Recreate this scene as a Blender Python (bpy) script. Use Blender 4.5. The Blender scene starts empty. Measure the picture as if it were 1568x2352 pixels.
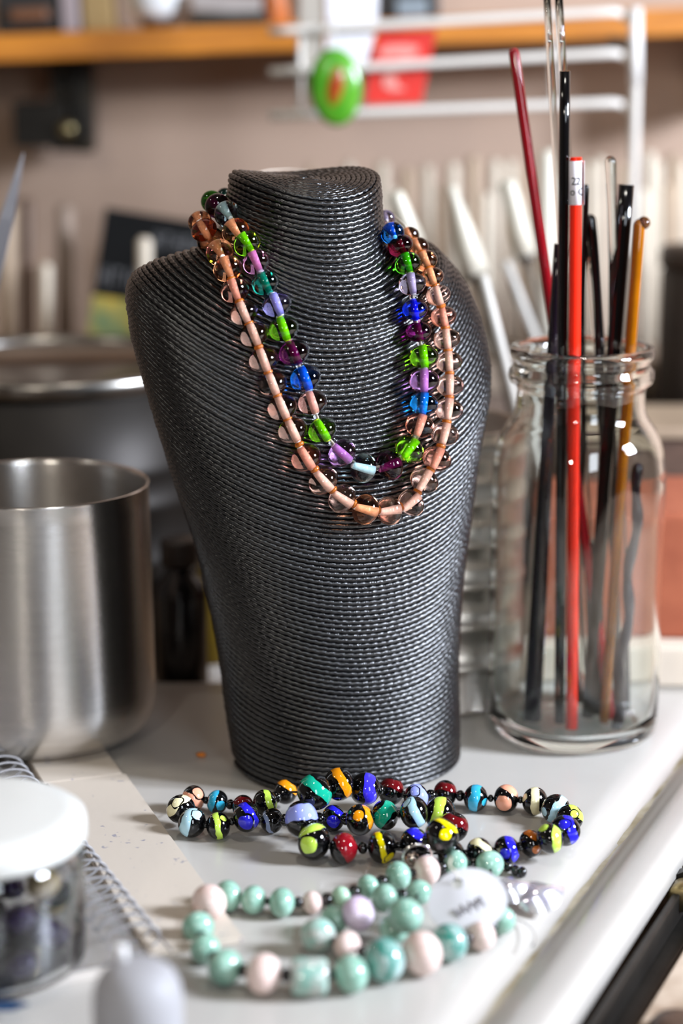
import bpy, bmesh, math, random
import numpy as np
from mathutils import Vector, Matrix, Quaternion
from mathutils.bvhtree import BVHTree

SC = bpy.context.scene
COL = SC.collection
random.seed(7)
RNG = np.random.default_rng(7)
PI = math.pi

# ------------------------------------------------------------------ camera
W, H, F = 1568.0, 2352.0, 4700.0            # frame and focal length in pixels
PITCH = math.radians(13.5)
CAM = Vector((0.0, -0.8675, 0.328))
FWD = Vector((0, math.cos(PITCH), -math.sin(PITCH)))
UP = Vector((0, math.sin(PITCH), math.cos(PITCH)))
RT = Vector((1, 0, 0))
cd = bpy.data.cameras.new('camera')
cam = bpy.data.objects.new('camera', cd)
COL.objects.link(cam)
cam.location = CAM
cam.rotation_euler = (PI / 2 - PITCH, 0, 0)
cd.sensor_fit = 'HORIZONTAL'
cd.sensor_width = 24.0
cd.lens = 24.0 * F / W
cd.clip_start = 0.02
cd.clip_end = 20
cd.dof.use_dof = True
cd.dof.focus_distance = 0.85
cd.dof.aperture_fstop = 3.6
SC.camera = cam

# ------------------------------------------------------------------ world, lights, exposure
wd = bpy.data.worlds.new('world')
SC.world = wd
wd.use_nodes = True
wd.node_tree.nodes['Background'].inputs[0].default_value = (1.0, 0.93, 0.86, 1)
wd.node_tree.nodes['Background'].inputs[1].default_value = 0.12


def area(name, loc, target, sx, sy, power, col):
    l = bpy.data.lights.new(name, 'AREA')
    l.shape = 'RECTANGLE'
    l.size, l.size_y = sx, sy
    l.energy = power
    l.color = col
    o = bpy.data.objects.new(name, l)
    COL.objects.link(o)
    o.location = loc
    d = Vector(target) - Vector(loc)
    o.rotation_euler = d.to_track_quat('-Z', 'Y').to_euler()
    return o


# two round workshop bulbs overhead and a cool four-square LED lamp at the right of the bench
def bulb(name, loc, target, d, power, col):
    o = area(name, loc, target, d, d, power, col)
    o.data.shape = 'DISK'
    return o


bulb('bulb_overhead', (0.10, -0.35, 1.25), (0, 0.0, 0.1), 0.11, 2.2, (1.0, 0.95, 0.86))
bulb('bulb_corner', (-0.80, -0.20, 1.00), (0, 0.1, 0.1), 0.10, 0.9, (1.0, 0.94, 0.82))
bulb('bulb_front', (-0.42, -2.0, 0.92), (0, 0.3, 0.2), 0.16, 6.0, (1.0, 0.93, 0.82))
area('window_daylight', (0.78, -1.95, 0.80), (0.0, 0.1, 0.15), 0.42, 0.95, 11.0, (0.84, 0.91, 1.0))
led_c, led_t = Vector((1.20, -0.34, 0.64)), Vector((0.0, -0.02, 0.12))
q = (led_t - led_c).to_track_quat('-Z', 'Y')
for i in (-1, 1):
    for j in (-1, 1):
        p = led_c + q @ Vector((i * 0.078, j * 0.078, 0))
        area('led_square', p, p + (led_t - led_c), 0.12, 0.12, 12.5, (0.78, 0.86, 1.0))

vs = SC.view_settings
vs.view_transform = 'Standard'
vs.look = 'None'
vs.gamma = 1
vs.use_curve_mapping = False
vs.exposure = 0.26
SC.cycles.max_bounces = 16
SC.cycles.transmission_bounces = 14
SC.cycles.transparent_max_bounces = 8
SC.cycles.diffuse_bounces = 4
SC.cycles.glossy_bounces = 6
SC.cycles.blur_glossy = 0.6
SC.cycles.sample_clamp_indirect = 25.0


# ------------------------------------------------------------------ pixel helpers
def ray(px, py):
    return (FWD + RT * ((px - W / 2) / F) + UP * ((H / 2 - py) / F)).normalized()


def on_z(px, py, z):
    d = ray(px, py)
    return CAM + d * ((z - CAM.z) / d.z)


def on_y(px, py, y):
    d = ray(px, py)
    return CAM + d * ((y - CAM.y) / d.y)


def depth(p):
    return (Vector(p) - CAM).dot(FWD)


def proj(p):
    v = Vector(p) - CAM
    z = v.dot(FWD)
    return (W / 2 + F * v.dot(RT) / z, H / 2 - F * v.dot(UP) / z)


def x_at(px, y, z):
    """world X of pixel column px for a point at world y, z"""
    return (px - W / 2) / F * ((Vector((0, y, z)) - CAM).dot(FWD))


# ------------------------------------------------------------------ materials
def lin(h):
    if isinstance(h, str):
        h = h.lstrip('#')
        c = [int(h[i:i + 2], 16) / 255 for i in (0, 2, 4)]
    else:
        c = h
    return tuple(x / 12.92 if x <= 0.04045 else ((x + 0.055) / 1.055) ** 2.4 for x in c) + (1,)


MATS = {}


def mat(name, col='#808080', rough=0.5, metal=0.0, spec=0.5, trans=0.0, ior=1.5, var=0.0, vscale=40.0, col2=None,
        bump=0.0, bscale=200.0, coat=0.0, aniso=0.0, sss=0.0, stretch=None, vdetail=3.0):
    if name in MATS:
        return MATS[name]
    m = bpy.data.materials.new(name)
    m.use_nodes = True
    nt = m.node_tree
    b = nt.nodes['Principled BSDF']
    b.inputs['Base Color'].default_value = lin(col)
    b.inputs['Roughness'].default_value = rough
    b.inputs['Metallic'].default_value = metal
    b.inputs['Specular IOR Level'].default_value = spec
    b.inputs['Transmission Weight'].default_value = trans
    b.inputs['IOR'].default_value = ior
    b.inputs['Coat Weight'].default_value = coat
    b.inputs['Coat Roughness'].default_value = 0.03
    if sss:
        b.inputs['Subsurface Weight'].default_value = sss
        b.inputs['Subsurface Radius'].default_value = (0.004, 0.003, 0.003)
        b.inputs['Subsurface Scale'].default_value = 1.0
    tc = nt.nodes.new('ShaderNodeTexCoord')
    src = tc.outputs['Object']
    if stretch:
        mp = nt.nodes.new('ShaderNodeMapping')
        mp.inputs['Scale'].default_value = stretch
        nt.links.new(src, mp.inputs['Vector'])
        src = mp.outputs['Vector']
    if var or col2:
        n = nt.nodes.new('ShaderNodeTexNoise')
        n.inputs['Scale'].default_value = vscale
        n.inputs['Detail'].default_value = vdetail
        nt.links.new(src, n.inputs['Vector'])
        r = nt.nodes.new('ShaderNodeValToRGB')
        c = lin(col)
        c2 = lin(col2) if col2 else tuple(x * (1 - var) for x in c[:3]) + (1,)
        r.color_ramp.elements[0].position = 0.35
        r.color_ramp.elements[1].position = 0.65
        r.color_ramp.elements[0].color = c2
        r.color_ramp.elements[1].color = c
        nt.links.new(n.outputs['Fac'], r.inputs['Fac'])
        nt.links.new(r.outputs['Color'], b.inputs['Base Color'])
    if bump:
        n = nt.nodes.new('ShaderNodeTexNoise')
        n.inputs['Scale'].default_value = bscale
        n.inputs['Detail'].default_value = 4
        nt.links.new(src, n.inputs['Vector'])
        bp = nt.nodes.new('ShaderNodeBump')
        bp.inputs['Strength'].default_value = bump
        bp.inputs['Distance'].default_value = 0.0005
        nt.links.new(n.outputs['Fac'], bp.inputs['Height'])
        nt.links.new(bp.outputs['Normal'], b.inputs['Normal'])
    if aniso:
        b.inputs['Anisotropic'].default_value = aniso
        t = nt.nodes.new('ShaderNodeTangent')
        t.direction_type = 'RADIAL'
        t.axis = 'Z'
        nt.links.new(t.outputs['Tangent'], b.inputs['Tangent'])
        b.inputs['Anisotropic Rotation'].default_value = 0.25
    MATS[name] = m
    return m


def swirl_mat(name, base, col, n_loc, off, w, dots, rough=0.06, warp=0.25, seed=0.0, stripe_on=True):
    """opaque lampwork glass: a band of COL in plane p.n = off (half width w) and round dots, all in the bead's own space"""
    m = bpy.data.materials.new(name)
    m.use_nodes = True
    nt = m.node_tree
    N, L = nt.nodes.new, nt.links.new
    b = nt.nodes['Principled BSDF']
    b.inputs['Roughness'].default_value = rough
    b.inputs['Coat Weight'].default_value = 0.4
    b.inputs['Coat Roughness'].default_value = 0.02
    tc = N('ShaderNodeTexCoord')
    nz = N('ShaderNodeTexNoise')
    nz.noise_dimensions = '4D'
    nz.inputs['W'].default_value = seed
    nz.inputs['Scale'].default_value = 1.3
    nz.inputs['Detail'].default_value = 1
    L(tc.outputs['Object'], nz.inputs['Vector'])
    s0 = N('ShaderNodeVectorMath'); s0.operation = 'SUBTRACT'
    s0.inputs[1].default_value = (0.5, 0.5, 0.5)
    L(nz.outputs['Color'], s0.inputs[0])
    s1 = N('ShaderNodeVectorMath'); s1.operation = 'SCALE'
    s1.inputs['Scale'].default_value = warp
    L(s0.outputs[0], s1.inputs[0])
    s2 = N('ShaderNodeVectorMath'); s2.operation = 'ADD'
    L(tc.outputs['Object'], s2.inputs[0]); L(s1.outputs[0], s2.inputs[1])
    nrm = N('ShaderNodeVectorMath'); nrm.operation = 'NORMALIZE'
    L(s2.outputs[0], nrm.inputs[0])

    def dotp(v):
        d = N('ShaderNodeVectorMath'); d.operation = 'DOT_PRODUCT'
        d.inputs[1].default_value = v
        L(nrm.outputs[0], d.inputs[0])
        return d.outputs['Value']

    def mth(op, a, bb=None):
        x = N('ShaderNodeMath'); x.operation = op
        for i, v in enumerate((a, bb)):
            if v is None:
                continue
            if isinstance(v, (int, float)):
                x.inputs[i].default_value = v
            else:
                L(v, x.inputs[i])
        return x.outputs[0]

    mask = None
    if stripe_on:
        t = mth('ABSOLUTE', mth('SUBTRACT', dotp(n_loc), off))
        mask = mth('LESS_THAN', t, w)
    for v, r in dots:
        k = mth('GREATER_THAN', dotp(v), math.cos(r))
        # a black ring keeps the dot apart from the band
        if mask is not None:
            ring = mth('LESS_THAN', dotp(v), math.cos(r * 1.25))
            mask = mth('MULTIPLY', mask, ring)
            mask = mth('MAXIMUM', mask, k)
        else:
            mask = k
    mx = N('ShaderNodeMix'); mx.data_type = 'RGBA'
    mx.inputs[6].default_value = lin(base)
    mx.inputs[7].default_value = lin(col)
    L(mask, mx.inputs[0])
    L(mx.outputs[2], b.inputs['Base Color'])
    return m


# ------------------------------------------------------------------ object helpers
def link(o, parent=None):
    COL.objects.link(o)
    if parent is not None:
        o.parent = parent
    return o


def tag(o, label=None, cat=None, group=None, kind=None):
    if label: o['label'] = label
    if cat: o['category'] = cat
    if group: o['group'] = group
    if kind: o['kind'] = kind
    return o


def empty(name, loc=(0, 0, 0), rotz=0.0):
    o = bpy.data.objects.new(name, None)
    o.empty_display_size = 0.01
    o.location = loc
    o.rotation_euler = (0, 0, rotz)
    return link(o)


def mesh_obj(name, verts, faces, m, parent=None, smooth=True, loc=(0, 0, 0), rot=(0, 0, 0)):
    me = bpy.data.meshes.new(name)
    me.from_pydata([tuple(v) for v in verts], [], faces)
    me.validate()
    if smooth:
        me.polygons.foreach_set('use_smooth', np.ones(len(me.polygons), dtype=bool))
    me.update()
    if m is not None:
        me.materials.append(m)
    o = bpy.data.objects.new(name, me)
    o.location = loc
    o.rotation_euler = rot
    return link(o, parent)


def bm_obj(name, bm, m, parent=None, smooth=True, loc=(0, 0, 0), rot=(0, 0, 0)):
    me = bpy.data.meshes.new(name)
    bm.normal_update()
    bm.to_mesh(me)
    bm.free()
    if smooth:
        me.polygons.foreach_set('use_smooth', np.ones(len(me.polygons), dtype=bool))
    me.materials.append(m)
    o = bpy.data.objects.new(name, me)
    o.location = loc
    o.rotation_euler = rot
    return link(o, parent)


def data_obj(name, me, parent=None, loc=(0, 0, 0)):
    o = bpy.data.objects.new(name, me)
    o.location = loc
    return link(o, parent)


def box_bm(sx, sy, sz, bevel=0.0, seg=2, base=True):
    bm = bmesh.new()
    bmesh.ops.create_cube(bm, size=1)
    for v in bm.verts:
        v.co = Vector((v.co.x * sx, v.co.y * sy, (v.co.z + (0.5 if base else 0)) * sz))
    if bevel:
        bmesh.ops.bevel(bm, geom=bm.edges[:], offset=bevel, segments=seg, affect='EDGES', profile=0.5)
    return bm


def lathe(profile, n=48, closed=False, expo=None):
    """profile [(r,z)...] about Z; expo(i) gives a superellipse exponent per ring. r==0 rows become poles."""
    V, Fc, rows = [], [], []
    for i, (r, z) in enumerate(profile):
        if r <= 1e-7:
            rows.append([len(V)]); V.append((0, 0, z))
        else:
            row = []
            e = expo[i] if expo else 2.0
            for k in range(n):
                a = 2 * PI * k / n
                c, s = math.cos(a), math.sin(a)
                f = 1.0 if e == 2.0 else (abs(c) ** e + abs(s) ** e) ** (-1 / e)
                row.append(len(V)); V.append((r * c * f, r * s * f, z))
            rows.append(row)
    for a, b in list(zip(rows, rows[1:])) + ([(rows[-1], rows[0])] if closed else []):
        if len(a) == 1 and len(b) == 1:
            continue
        for k in range(n):
            k2 = (k + 1) % n
            if len(a) == 1:
                Fc.append((a[0], b[k2], b[k]))
            elif len(b) == 1:
                Fc.append((a[k], a[k2], b[0]))
            else:
                Fc.append((a[k], a[k2], b[k2], b[k]))
    return V, Fc


def lathe_obj(name, profile, m, parent=None, n=48, loc=(0, 0, 0), closed=False, expo=None, rot=(0, 0, 0), smooth=True):
    V, Fc = lathe(profile, n, closed, expo)
    o = mesh_obj(name, V, Fc, m, parent, smooth, loc, rot)
    bm = bmesh.new(); bm.from_mesh(o.data)
    bmesh.ops.recalc_face_normals(bm, faces=bm.faces)
    bm.to_mesh(o.data); bm.free()
    return o


def tube_geo(pts, rad, n=10, cap=True, closed=False):
    pts = [Vector(p) for p in pts]
    N = len(pts)
    rad = [rad] * N if isinstance(rad, (int, float)) else rad
    V, Fc = [], []
    ref = None
    for i, p in enumerate(pts):
        if closed:
            t = (pts[(i + 1) % N] - pts[i - 1]).normalized()
        else:
            t = (pts[min(i + 1, N - 1)] - pts[max(i - 1, 0)]).normalized()
        if ref is None:
            ref = t.orthogonal().normalized()
        ref = (ref - t * ref.dot(t))
        ref = ref.normalized() if ref.length > 1e-6 else t.orthogonal().normalized()
        bn = t.cross(ref)
        for k in range(n):
            a = 2 * PI * k / n
            V.append(p + (ref * math.cos(a) + bn * math.sin(a)) * rad[i])
    for i in range(N if closed else N - 1):
        j = (i + 1) % N
        for k in range(n):
            k2 = (k + 1) % n
            Fc.append((i * n + k, i * n + k2, j * n + k2, j * n + k))
    if cap and not closed:
        Fc.append(tuple(range(n - 1, -1, -1)))
        Fc.append(tuple((N - 1) * n + k for k in range(n)))
    return V, Fc


def tube_obj(name, pts, rad, m, parent=None, n=10, closed=False, cap=True, smooth=True):
    V, Fc = tube_geo(pts, rad, n, cap, closed)
    o = mesh_obj(name, V, Fc, m, parent, smooth)
    if smooth and cap and not closed:
        for p in o.data.polygons[-2:]:
            p.use_smooth = False
    return o


def join_geo(parts):
    V, Fc = [], []
    for v, f in parts:
        k = len(V)
        V += list(v)
        Fc += [tuple(i + k for i in q_) for q_ in f]
    return V, Fc


def box_geo(cx, cy, cz, sx, sy, sz):
    v = [(cx + sx * a / 2, cy + sy * b / 2, cz + sz * c / 2) for a in (-1, 1) for b in (-1, 1) for c in (-1, 1)]
    f = [(0, 1, 3, 2), (4, 6, 7, 5), (0, 4, 5, 1), (2, 3, 7, 6), (0, 2, 6, 4), (1, 5, 7, 3)]
    return v, f


def prism_obj(name, poly, z0, z1, m, parent=None, bevel=0.0, smooth=False):
    bm = bmesh.new()
    vs_ = [bm.verts.new((p[0], p[1], z0)) for p in poly]
    f = bm.faces.new(vs_)
    r = bmesh.ops.extrude_face_region(bm, geom=[f])
    for g in r['geom']:
        if isinstance(g, bmesh.types.BMVert):
            g.co.z = z1
    bmesh.ops.recalc_face_normals(bm, faces=bm.faces)
    if bevel:
        bmesh.ops.bevel(bm, geom=bm.edges[:], offset=bevel, segments=2, affect='EDGES')
    return bm_obj(name, bm, m, parent, smooth)


# ------------------------------------------------------------------ the setting
BENCH = -0.026
wall_m = mat('wall_paint', '#a88f7c', 0.75, var=0.10, vscale=5, bump=0.15, bscale=120)
room_m = mat('room_paint', '#6c6056', 0.8, var=0.15, vscale=3)
ceil_m = mat('ceiling_paint', '#5c544c', 0.85, var=0.08, vscale=3)
floor_m = mat('floor_concrete', '#6a6058', 0.7, var=0.3, vscale=8)
WALL_Y = 0.62


def slab(name, cx, cy, cz, sx, sy, sz, m):
    v, f = box_geo(0, 0, 0, sx, sy, sz)
    o = mesh_obj(name, v, f, m, None, False, (cx, cy, cz))
    return tag(o, kind='structure')


slab('wall_back', 0.1, WALL_Y + 0.03, 0.35, 3.2, 0.06, 2.5, wall_m)
slab('wall_left', -1.53, -0.9, 0.35, 0.06, 3.2, 2.5, room_m)
slab('wall_right', 1.73, -0.9, 0.35, 0.06, 3.2, 2.5, room_m)
slab('wall_front', 0.1, -2.53, 0.35, 3.2, 0.06, 2.5, room_m)
slab('ceiling', 0.1, -0.9, 1.63, 3.4, 3.4, 0.06, ceil_m)
slab('floor', 0.1, -0.9, -0.93, 3.4, 3.4, 0.06, floor_m)

# workbench: a plank top carried by legs
wood_bench = mat('bench_wood', '#b39c85', 0.6, var=0.25, vscale=14, stretch=(6, 1, 1), bump=0.2, bscale=90)
wb = empty('workbench', (0.1, 0.05, -0.9))
tag(wb, 'beige worn wooden workbench that carries the white tray', 'workbench')
bm_obj('bench_top', box_bm(1.5, 1.1, 0.04, 0.004), wood_bench, wb, False, (0, 0, 0.9 + BENCH - 0.04))
for sx in (-0.68, 0.68):
    for sy in (-0.48, 0.48):
        bm_obj('leg', box_bm(0.06, 0.06, 0.84, 0.004), wood_bench, wb, False, (sx, sy, 0.0))

# ------------------------------------------------------------------ white enamel tray with a groove and raised rim
enamel = mat('white_enamel', '#b0aba4', 0.34, var=0.05, vscale=22, bump=0.03, bscale=60, coat=0.1)
u = Vector((0.394, 0.919, 0)).normalized()      # along the right edge (away from the camera)
n_ = Vector((u.y, -u.x, 0))                     # outwards, to the right
g0 = on_z(1151, 2271, 0.0)                      # a point on the groove line
prof = [(-0.62, 0.0), (-0.20, 0.0), (-0.020, 0.0), (-0.014, -0.0004), (-0.010, -0.0016), (-0.006, -0.0034), (-0.002, -0.0044), (0.002, -0.0040),
        (0.006, -0.0016), (0.009, 0.0010), (0.012, 0.0022), (0.015, 0.0028), (0.018, 0.0030), (0.021, 0.0031), (0.024, 0.0028), (0.0263, 0.0016),
        (0.0272, -0.001), (0.0272, -0.010), (0.026, -0.011), (0.025, -0.010), (0.025, -0.0075), (-0.62, -0.0075)]
# far edge: a world line at Y = 0.115
tray_e = empty('enamel_tray', (0, 0, 0))
tag(tray_e, 'white enamel tray board with a grimy groove along its raised right rim', 'tray')
V, Fc = [], []
NS = 40
for k in range(NS + 1):
    for (a, z) in prof:
        base = g0 + n_ * a
        y0, y1 = -0.62, 0.126
        yy = y0 + (y1 - y0) * k / NS
        t = (yy - base.y) / u.y
        p = base + u * t
        V.append((p.x, p.y, z))
M_ = len(prof)
for k in range(NS):
    for i in range(M_):
        j = (i + 1) % M_
        Fc.append((k * M_ + i, k * M_ + j, (k + 1) * M_ + j, (k + 1) * M_ + i))
Fc.append(tuple(range(M_ - 1, -1, -1)))
Fc.append(tuple(NS * M_ + i for i in range(M_)))
tr = mesh_obj('tray_board', V, Fc, enamel, tray_e, True)
bm = bmesh.new(); bm.from_mesh(tr.data); bmesh.ops.recalc_face_normals(bm, faces=bm.faces); bm.to_mesh(tr.data); bm.free()
# the line of rust and grime caught in the groove
grime = mat('groove_grime', '#8d8064', 0.8, var=0.5, vscale=60, col2='#b9b09c')
gp = []
for k in range(60):
    gp.append((-0.1 + 0.5 * k / 59, 0.0012 + 0.0003 * math.sin(k * 1.7) + 0.0004 * math.sin(k * 0.61)))
V, Fc = [], []
for k, (s_, w_) in enumerate(gp):
    c = g0 + u * s_
    for e, zz in ((-1, -0.00432), (1, -0.00405)):
        p = c + n_ * (-0.0002 + e * w_)
        V.append((p.x, p.y, zz))
for k in range(len(gp) - 1):
    Fc.append((2 * k, 2 * k + 1, 2 * k + 3, 2 * k + 2))
go = mesh_obj('grime_line', V, Fc, grime, tray_e, True)
go['label'] = 'brownish line of rust and grime in the groove'
# wooden feet under the tray
for (fx, fy) in ((-0.30, -0.10), (-0.22, 0.09), (0.10, 0.08), (0.02, -0.16), (-0.28, -0.36), (-0.10, -0.36)):
    bm_obj('foot', box_bm(0.03, 0.02, -0.0075 - BENCH, 0.001), wood_bench, tray_e, False, (fx, fy, BENCH))

# dark steel angle strip in the gap to the right of the tray
steel_dark = mat('dark_steel', '#2b2926', 0.4, metal=0.7, var=0.4, vscale=50, bump=0.2, bscale=200)
e0 = g0 + n_ * 0.034
so = empty('steel_strip', (e0.x, e0.y, BENCH))
so.rotation_euler = (0, 0, math.atan2(u.y, u.x))
tag(so, 'dark steel angle strip lying along the tray edge on the bench', 'metal strip')
bm_obj('flange', box_bm(0.34, 0.010, 0.003, 0.0006), steel_dark, so, False, (0.03, 0.0, 0))
bm_obj('upright', box_bm(0.34, 0.003, 0.012, 0.0006), steel_dark, so, False, (0.03, 0.0035, 0.003))
# beige board right of the strip
board_m = mat('beige_board', '#cbb9a6', 0.6, var=0.22, vscale=30, col2='#8f7a66', bump=0.1, bscale=100)
b0 = g0 + n_ * 0.041
poly = [b0 + u * -0.16, b0 + n_ * 0.22 + u * -0.16, b0 + n_ * 0.22 + u * 0.20, b0 + u * 0.20]
bo = prism_obj('wooden_board', [(p.x, p.y) for p in poly], BENCH, BENCH + 0.006, board_m, None, 0.0008)
tag(bo, 'beige rust-stained board on the bench beyond the tray rim', 'board')
# round dark knob end in the bottom corner
kp = on_z(1562, 2345, BENCH + 0.012)
kn = empty('wooden_plug', (kp.x, kp.y, BENCH + 0.006))
tag(kn, 'round dark brown wooden plug on the beige board in the lower corner', 'plug')
lathe_obj('plug_body', [(0, 0), (0.009, 0), (0.0105, 0.0015), (0.0105, 0.004), (0.009, 0.0062), (0.005, 0.0068), (0, 0.007)],
          mat('knob_wood', '#4a382c', 0.4, var=0.3, vscale=120), kn, 32)
lathe_obj('rim_ring', [(0.0100, 0.0012), (0.0112, 0.0018), (0.0112, 0.0035), (0.0100, 0.0042)], mat('knob_ring', '#7b6a58', 0.35, 0.6, var=0.1), kn, 32)
# brass fitting lying by the rim
fp = on_z(1556, 2035, BENCH + 0.012)
ft = empty('brass_fitting', (fp.x + 0.004, fp.y, BENCH + 0.0125), math.radians(70))
tag(ft, 'small dull brass and steel fitting lying beside the tray rim', 'fitting')
brass = mat('dull_brass', '#8a7a52', 0.35, 0.9, var=0.4, vscale=120, col2='#5d5648')
lathe_obj('barrel', [(0, -0.016), (0.0045, -0.016), (0.0055, -0.015), (0.0055, -0.006), (0.0045, -0.005), (0.0045, 0.006), (0.006, 0.007), (0.006, 0.015), (0.005, 0.016), (0, 0.016)],
          brass, ft, 24, rot=(0, PI / 2, 0))
lathe_obj('hex_nut', [(0.0046, -0.003), (0.0075, -0.003), (0.0075, 0.003), (0.0046, 0.003)], steel_dark, ft, 6, rot=(0, PI / 2, 0), closed=True, smooth=False)

# ------------------------------------------------------------------ the bust: sections wound with cord
YAW = math.radians(24)
LS = [(376, 548), (400, 533), (450, 529), (500, 520), (540, 503), (560, 485), (575, 460), (590, 400), (610, 340), (635, 306), (660, 294), (700, 297),
      (760, 305), (800, 315), (900, 343), (1000, 375), (1100, 405), (1200, 440), (1300, 468), (1400, 490), (1500, 508), (1600, 520), (1700, 534),
      (1750, 546), (1790, 570), (1840, 600)]
RS = [(376, 860), (410, 868), (450, 870), (500, 873), (540, 882), (570, 910), (585, 955), (600, 1005), (640, 1045), (700, 1082), (760, 1103), (800, 1113),
      (870, 1121), (920, 1117), (1000, 1100), (1100, 1087), (1200, 1075), (1300, 1060), (1400, 1052), (1500, 1047), (1600, 1048), (1700, 1050), (1840, 1052)]
LS, RS = np.array(LS, float), np.array(RS, float)
#        z      depth  tilt  saddle  yc
KEY = [(0.000, 0.045, 1.5, 0.000, 0.016),
       (0.025, 0.046, 9.0, 0.003, 0.017),
       (0.060, 0.047, 16.0, 0.008, 0.018),
       (0.100, 0.049, 19.0, 0.012, 0.018),
       (0.140, 0.051, 20.0, 0.017, 0.016),
       (0.170, 0.049, 21.0, 0.024, 0.014),
       (0.195, 0.044, 20.0, 0.028, 0.013),
       (0.215, 0.038, 16.0, 0.021, 0.012),
       (0.232, 0.034, 12.0, 0.010, 0.012),
       (0.250, 0.031, 8.0, 0.004, 0.013),
       (0.265, 0.030, 3.5, 0.009, 0.014)]
KEY = np.array(KEY)
NT = 160
TZ = np.linspace(0, 0.260, NT)


def smooth1(a, k=9):
    p = np.pad(a, k, mode='edge')
    ker = np.hanning(2 * k + 1); ker /= ker.sum()
    return np.convolve(p, ker, 'same')[k:-k]


DD = smooth1(np.interp(TZ, KEY[:, 0], KEY[:, 1]))
TI = np.radians(smooth1(np.interp(TZ, KEY[:, 0], KEY[:, 2])))
SA = smooth1(np.interp(TZ, KEY[:, 0], KEY[:, 3]))
YC = smooth1(np.interp(TZ, KEY[:, 0], KEY[:, 4]))
EXPO = 2.2
cy_, sy_ = math.cos(YAW), math.sin(YAW)


def section(z, cx, yc, w, d, ti, sa, th, ex=EXPO):
    """points of a winding plane: lateral axis turned by YAW (front faces the right), front edge tipped down, ends raised"""
    c, s = np.cos(th), np.sin(th)
    f = (np.abs(c) ** ex + np.abs(s) ** ex) ** (-1 / ex)
    lu, lv = c * f, s * f                       # lv < 0 is the front
    a, b = lu * w, lv * d
    x = cx + a * cy_ - b * sy_
    y = yc + a * sy_ + b * cy_
    zz = z + b * np.sin(ti) + sa * lu * lu - sa * 0.35
    return np.stack([x, y, zz], -1)


camv = np.array(CAM); fv, uv_, rv = np.array(FWD), np.array(UP), np.array(RT)


def projn(P):
    v = P - camv
    z = v @ fv
    return W / 2 + F * (v @ rv) / z, H / 2 - F * (v @ uv_) / z


th0 = np.linspace(0, 2 * PI, 96, endpoint=False)
CX, WW = np.zeros(NT), np.zeros(NT)
cx, w = 0.0, 0.05
for i in range(NT):
    for it in range(60):
        P = section(TZ[i], cx, YC[i], w, DD[i], TI[i], SA[i], th0)
        px, py = projn(P)
        il, ir = px.argmin(), px.argmax()
        tl, tr_ = np.interp(py[il], LS[:, 0], LS[:, 1]), np.interp(py[ir], RS[:, 0], RS[:, 1])
        el, er = tl - px[il], tr_ - px[ir]
        cx += 0.5 * (el + er) / 2 / 5200
        w += 0.5 * (er - el) / 2 / 5200
        w = max(0.02, w)
    CX[i], WW[i] = cx, w
CX, WW = smooth1(CX, 4), smooth1(WW, 4)
# cap rings on top of the neck
NC = 14
fr = np.linspace(0, 1, NC + 1)[1:]
shrink = np.sqrt(np.clip(1 - fr ** 2, 0, 1)) * 0.97 + 0.03
shrink = np.where(fr < 0.25, 1 - 0.25 * (fr / 0.25) ** 2 * 0.3, 1) * 1.0
shrink = 1 - 0.97 * fr ** 1.3
zz_cap = TZ[-1] + 0.0042 * (1 - (1 - fr) ** 2)
zz_cap = zz_cap - 0.35 * SA[-1] * (1 - shrink ** 2)
T_all = np.concatenate([TZ, zz_cap])
CX = np.concatenate([CX, np.full(NC, CX[-1])])
WW = np.concatenate([WW, WW[-1] * shrink])
DD = np.concatenate([DD, DD[-1] * shrink])
TI = np.concatenate([TI, np.full(NC, TI[-1])])
SA = np.concatenate([SA, SA[-1] * shrink ** 2])
YC = np.concatenate([YC, np.full(NC, YC[-1])])
IDX = np.arange(len(T_all), dtype=float)


def surf(t, th):
    """t in ring index units"""
    g = lambda a: np.interp(t, IDX, a)
    P = section(g(T_all), g(CX), g(YC), g(WW), g(DD), g(TI), g(SA), th)
    P[..., 2] = np.maximum(P[..., 2], 0.0006)
    return P


bust = empty('display_bust', (float(CX[0]), float(YC[0]), 0.0))
tag(bust, 'black necklace display bust wound with glossy twisted cord on the white tray', 'display bust')
B0 = np.array(bust.location)
NB = 96
thb = np.linspace(0, 2 * PI, NB, endpoint=False)
rows = []
for k in range(len(T_all)):
    rows.append(surf(np.full(NB, float(k)), thb))
G = np.array(rows)
VB = (G.reshape(-1, 3) - B0)
FB = []
for i in range(len(T_all) - 1):
    for k in range(NB):
        k2 = (k + 1) % NB
        FB.append((i * NB + k, i * NB + k2, (i + 1) * NB + k2, (i + 1) * NB + k))
FB.append(tuple(range(NB - 1, -1, -1)))
FB.append(tuple((len(T_all) - 1) * NB + k for k in range(NB)))
core_m = mat('bust_core', '#0b0b0c', 0.6, var=0.2)
mesh_obj('bust_body', VB, FB, core_m, bust, True)
BVH = BVHTree.FromPolygons([Vector(p) for p in G.reshape(-1, 3)], FB)

# the cord: one continuous winding, two plies twisted together
PITCH_C = 0.00216
front = surf(IDX, np.full(len(IDX), -PI / 2 - 0.0))
fl = np.concatenate([[0], np.cumsum(np.linalg.norm(np.diff(front, axis=0), axis=1))])
turns = int(fl[-1] / PITCH_C)
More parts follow.
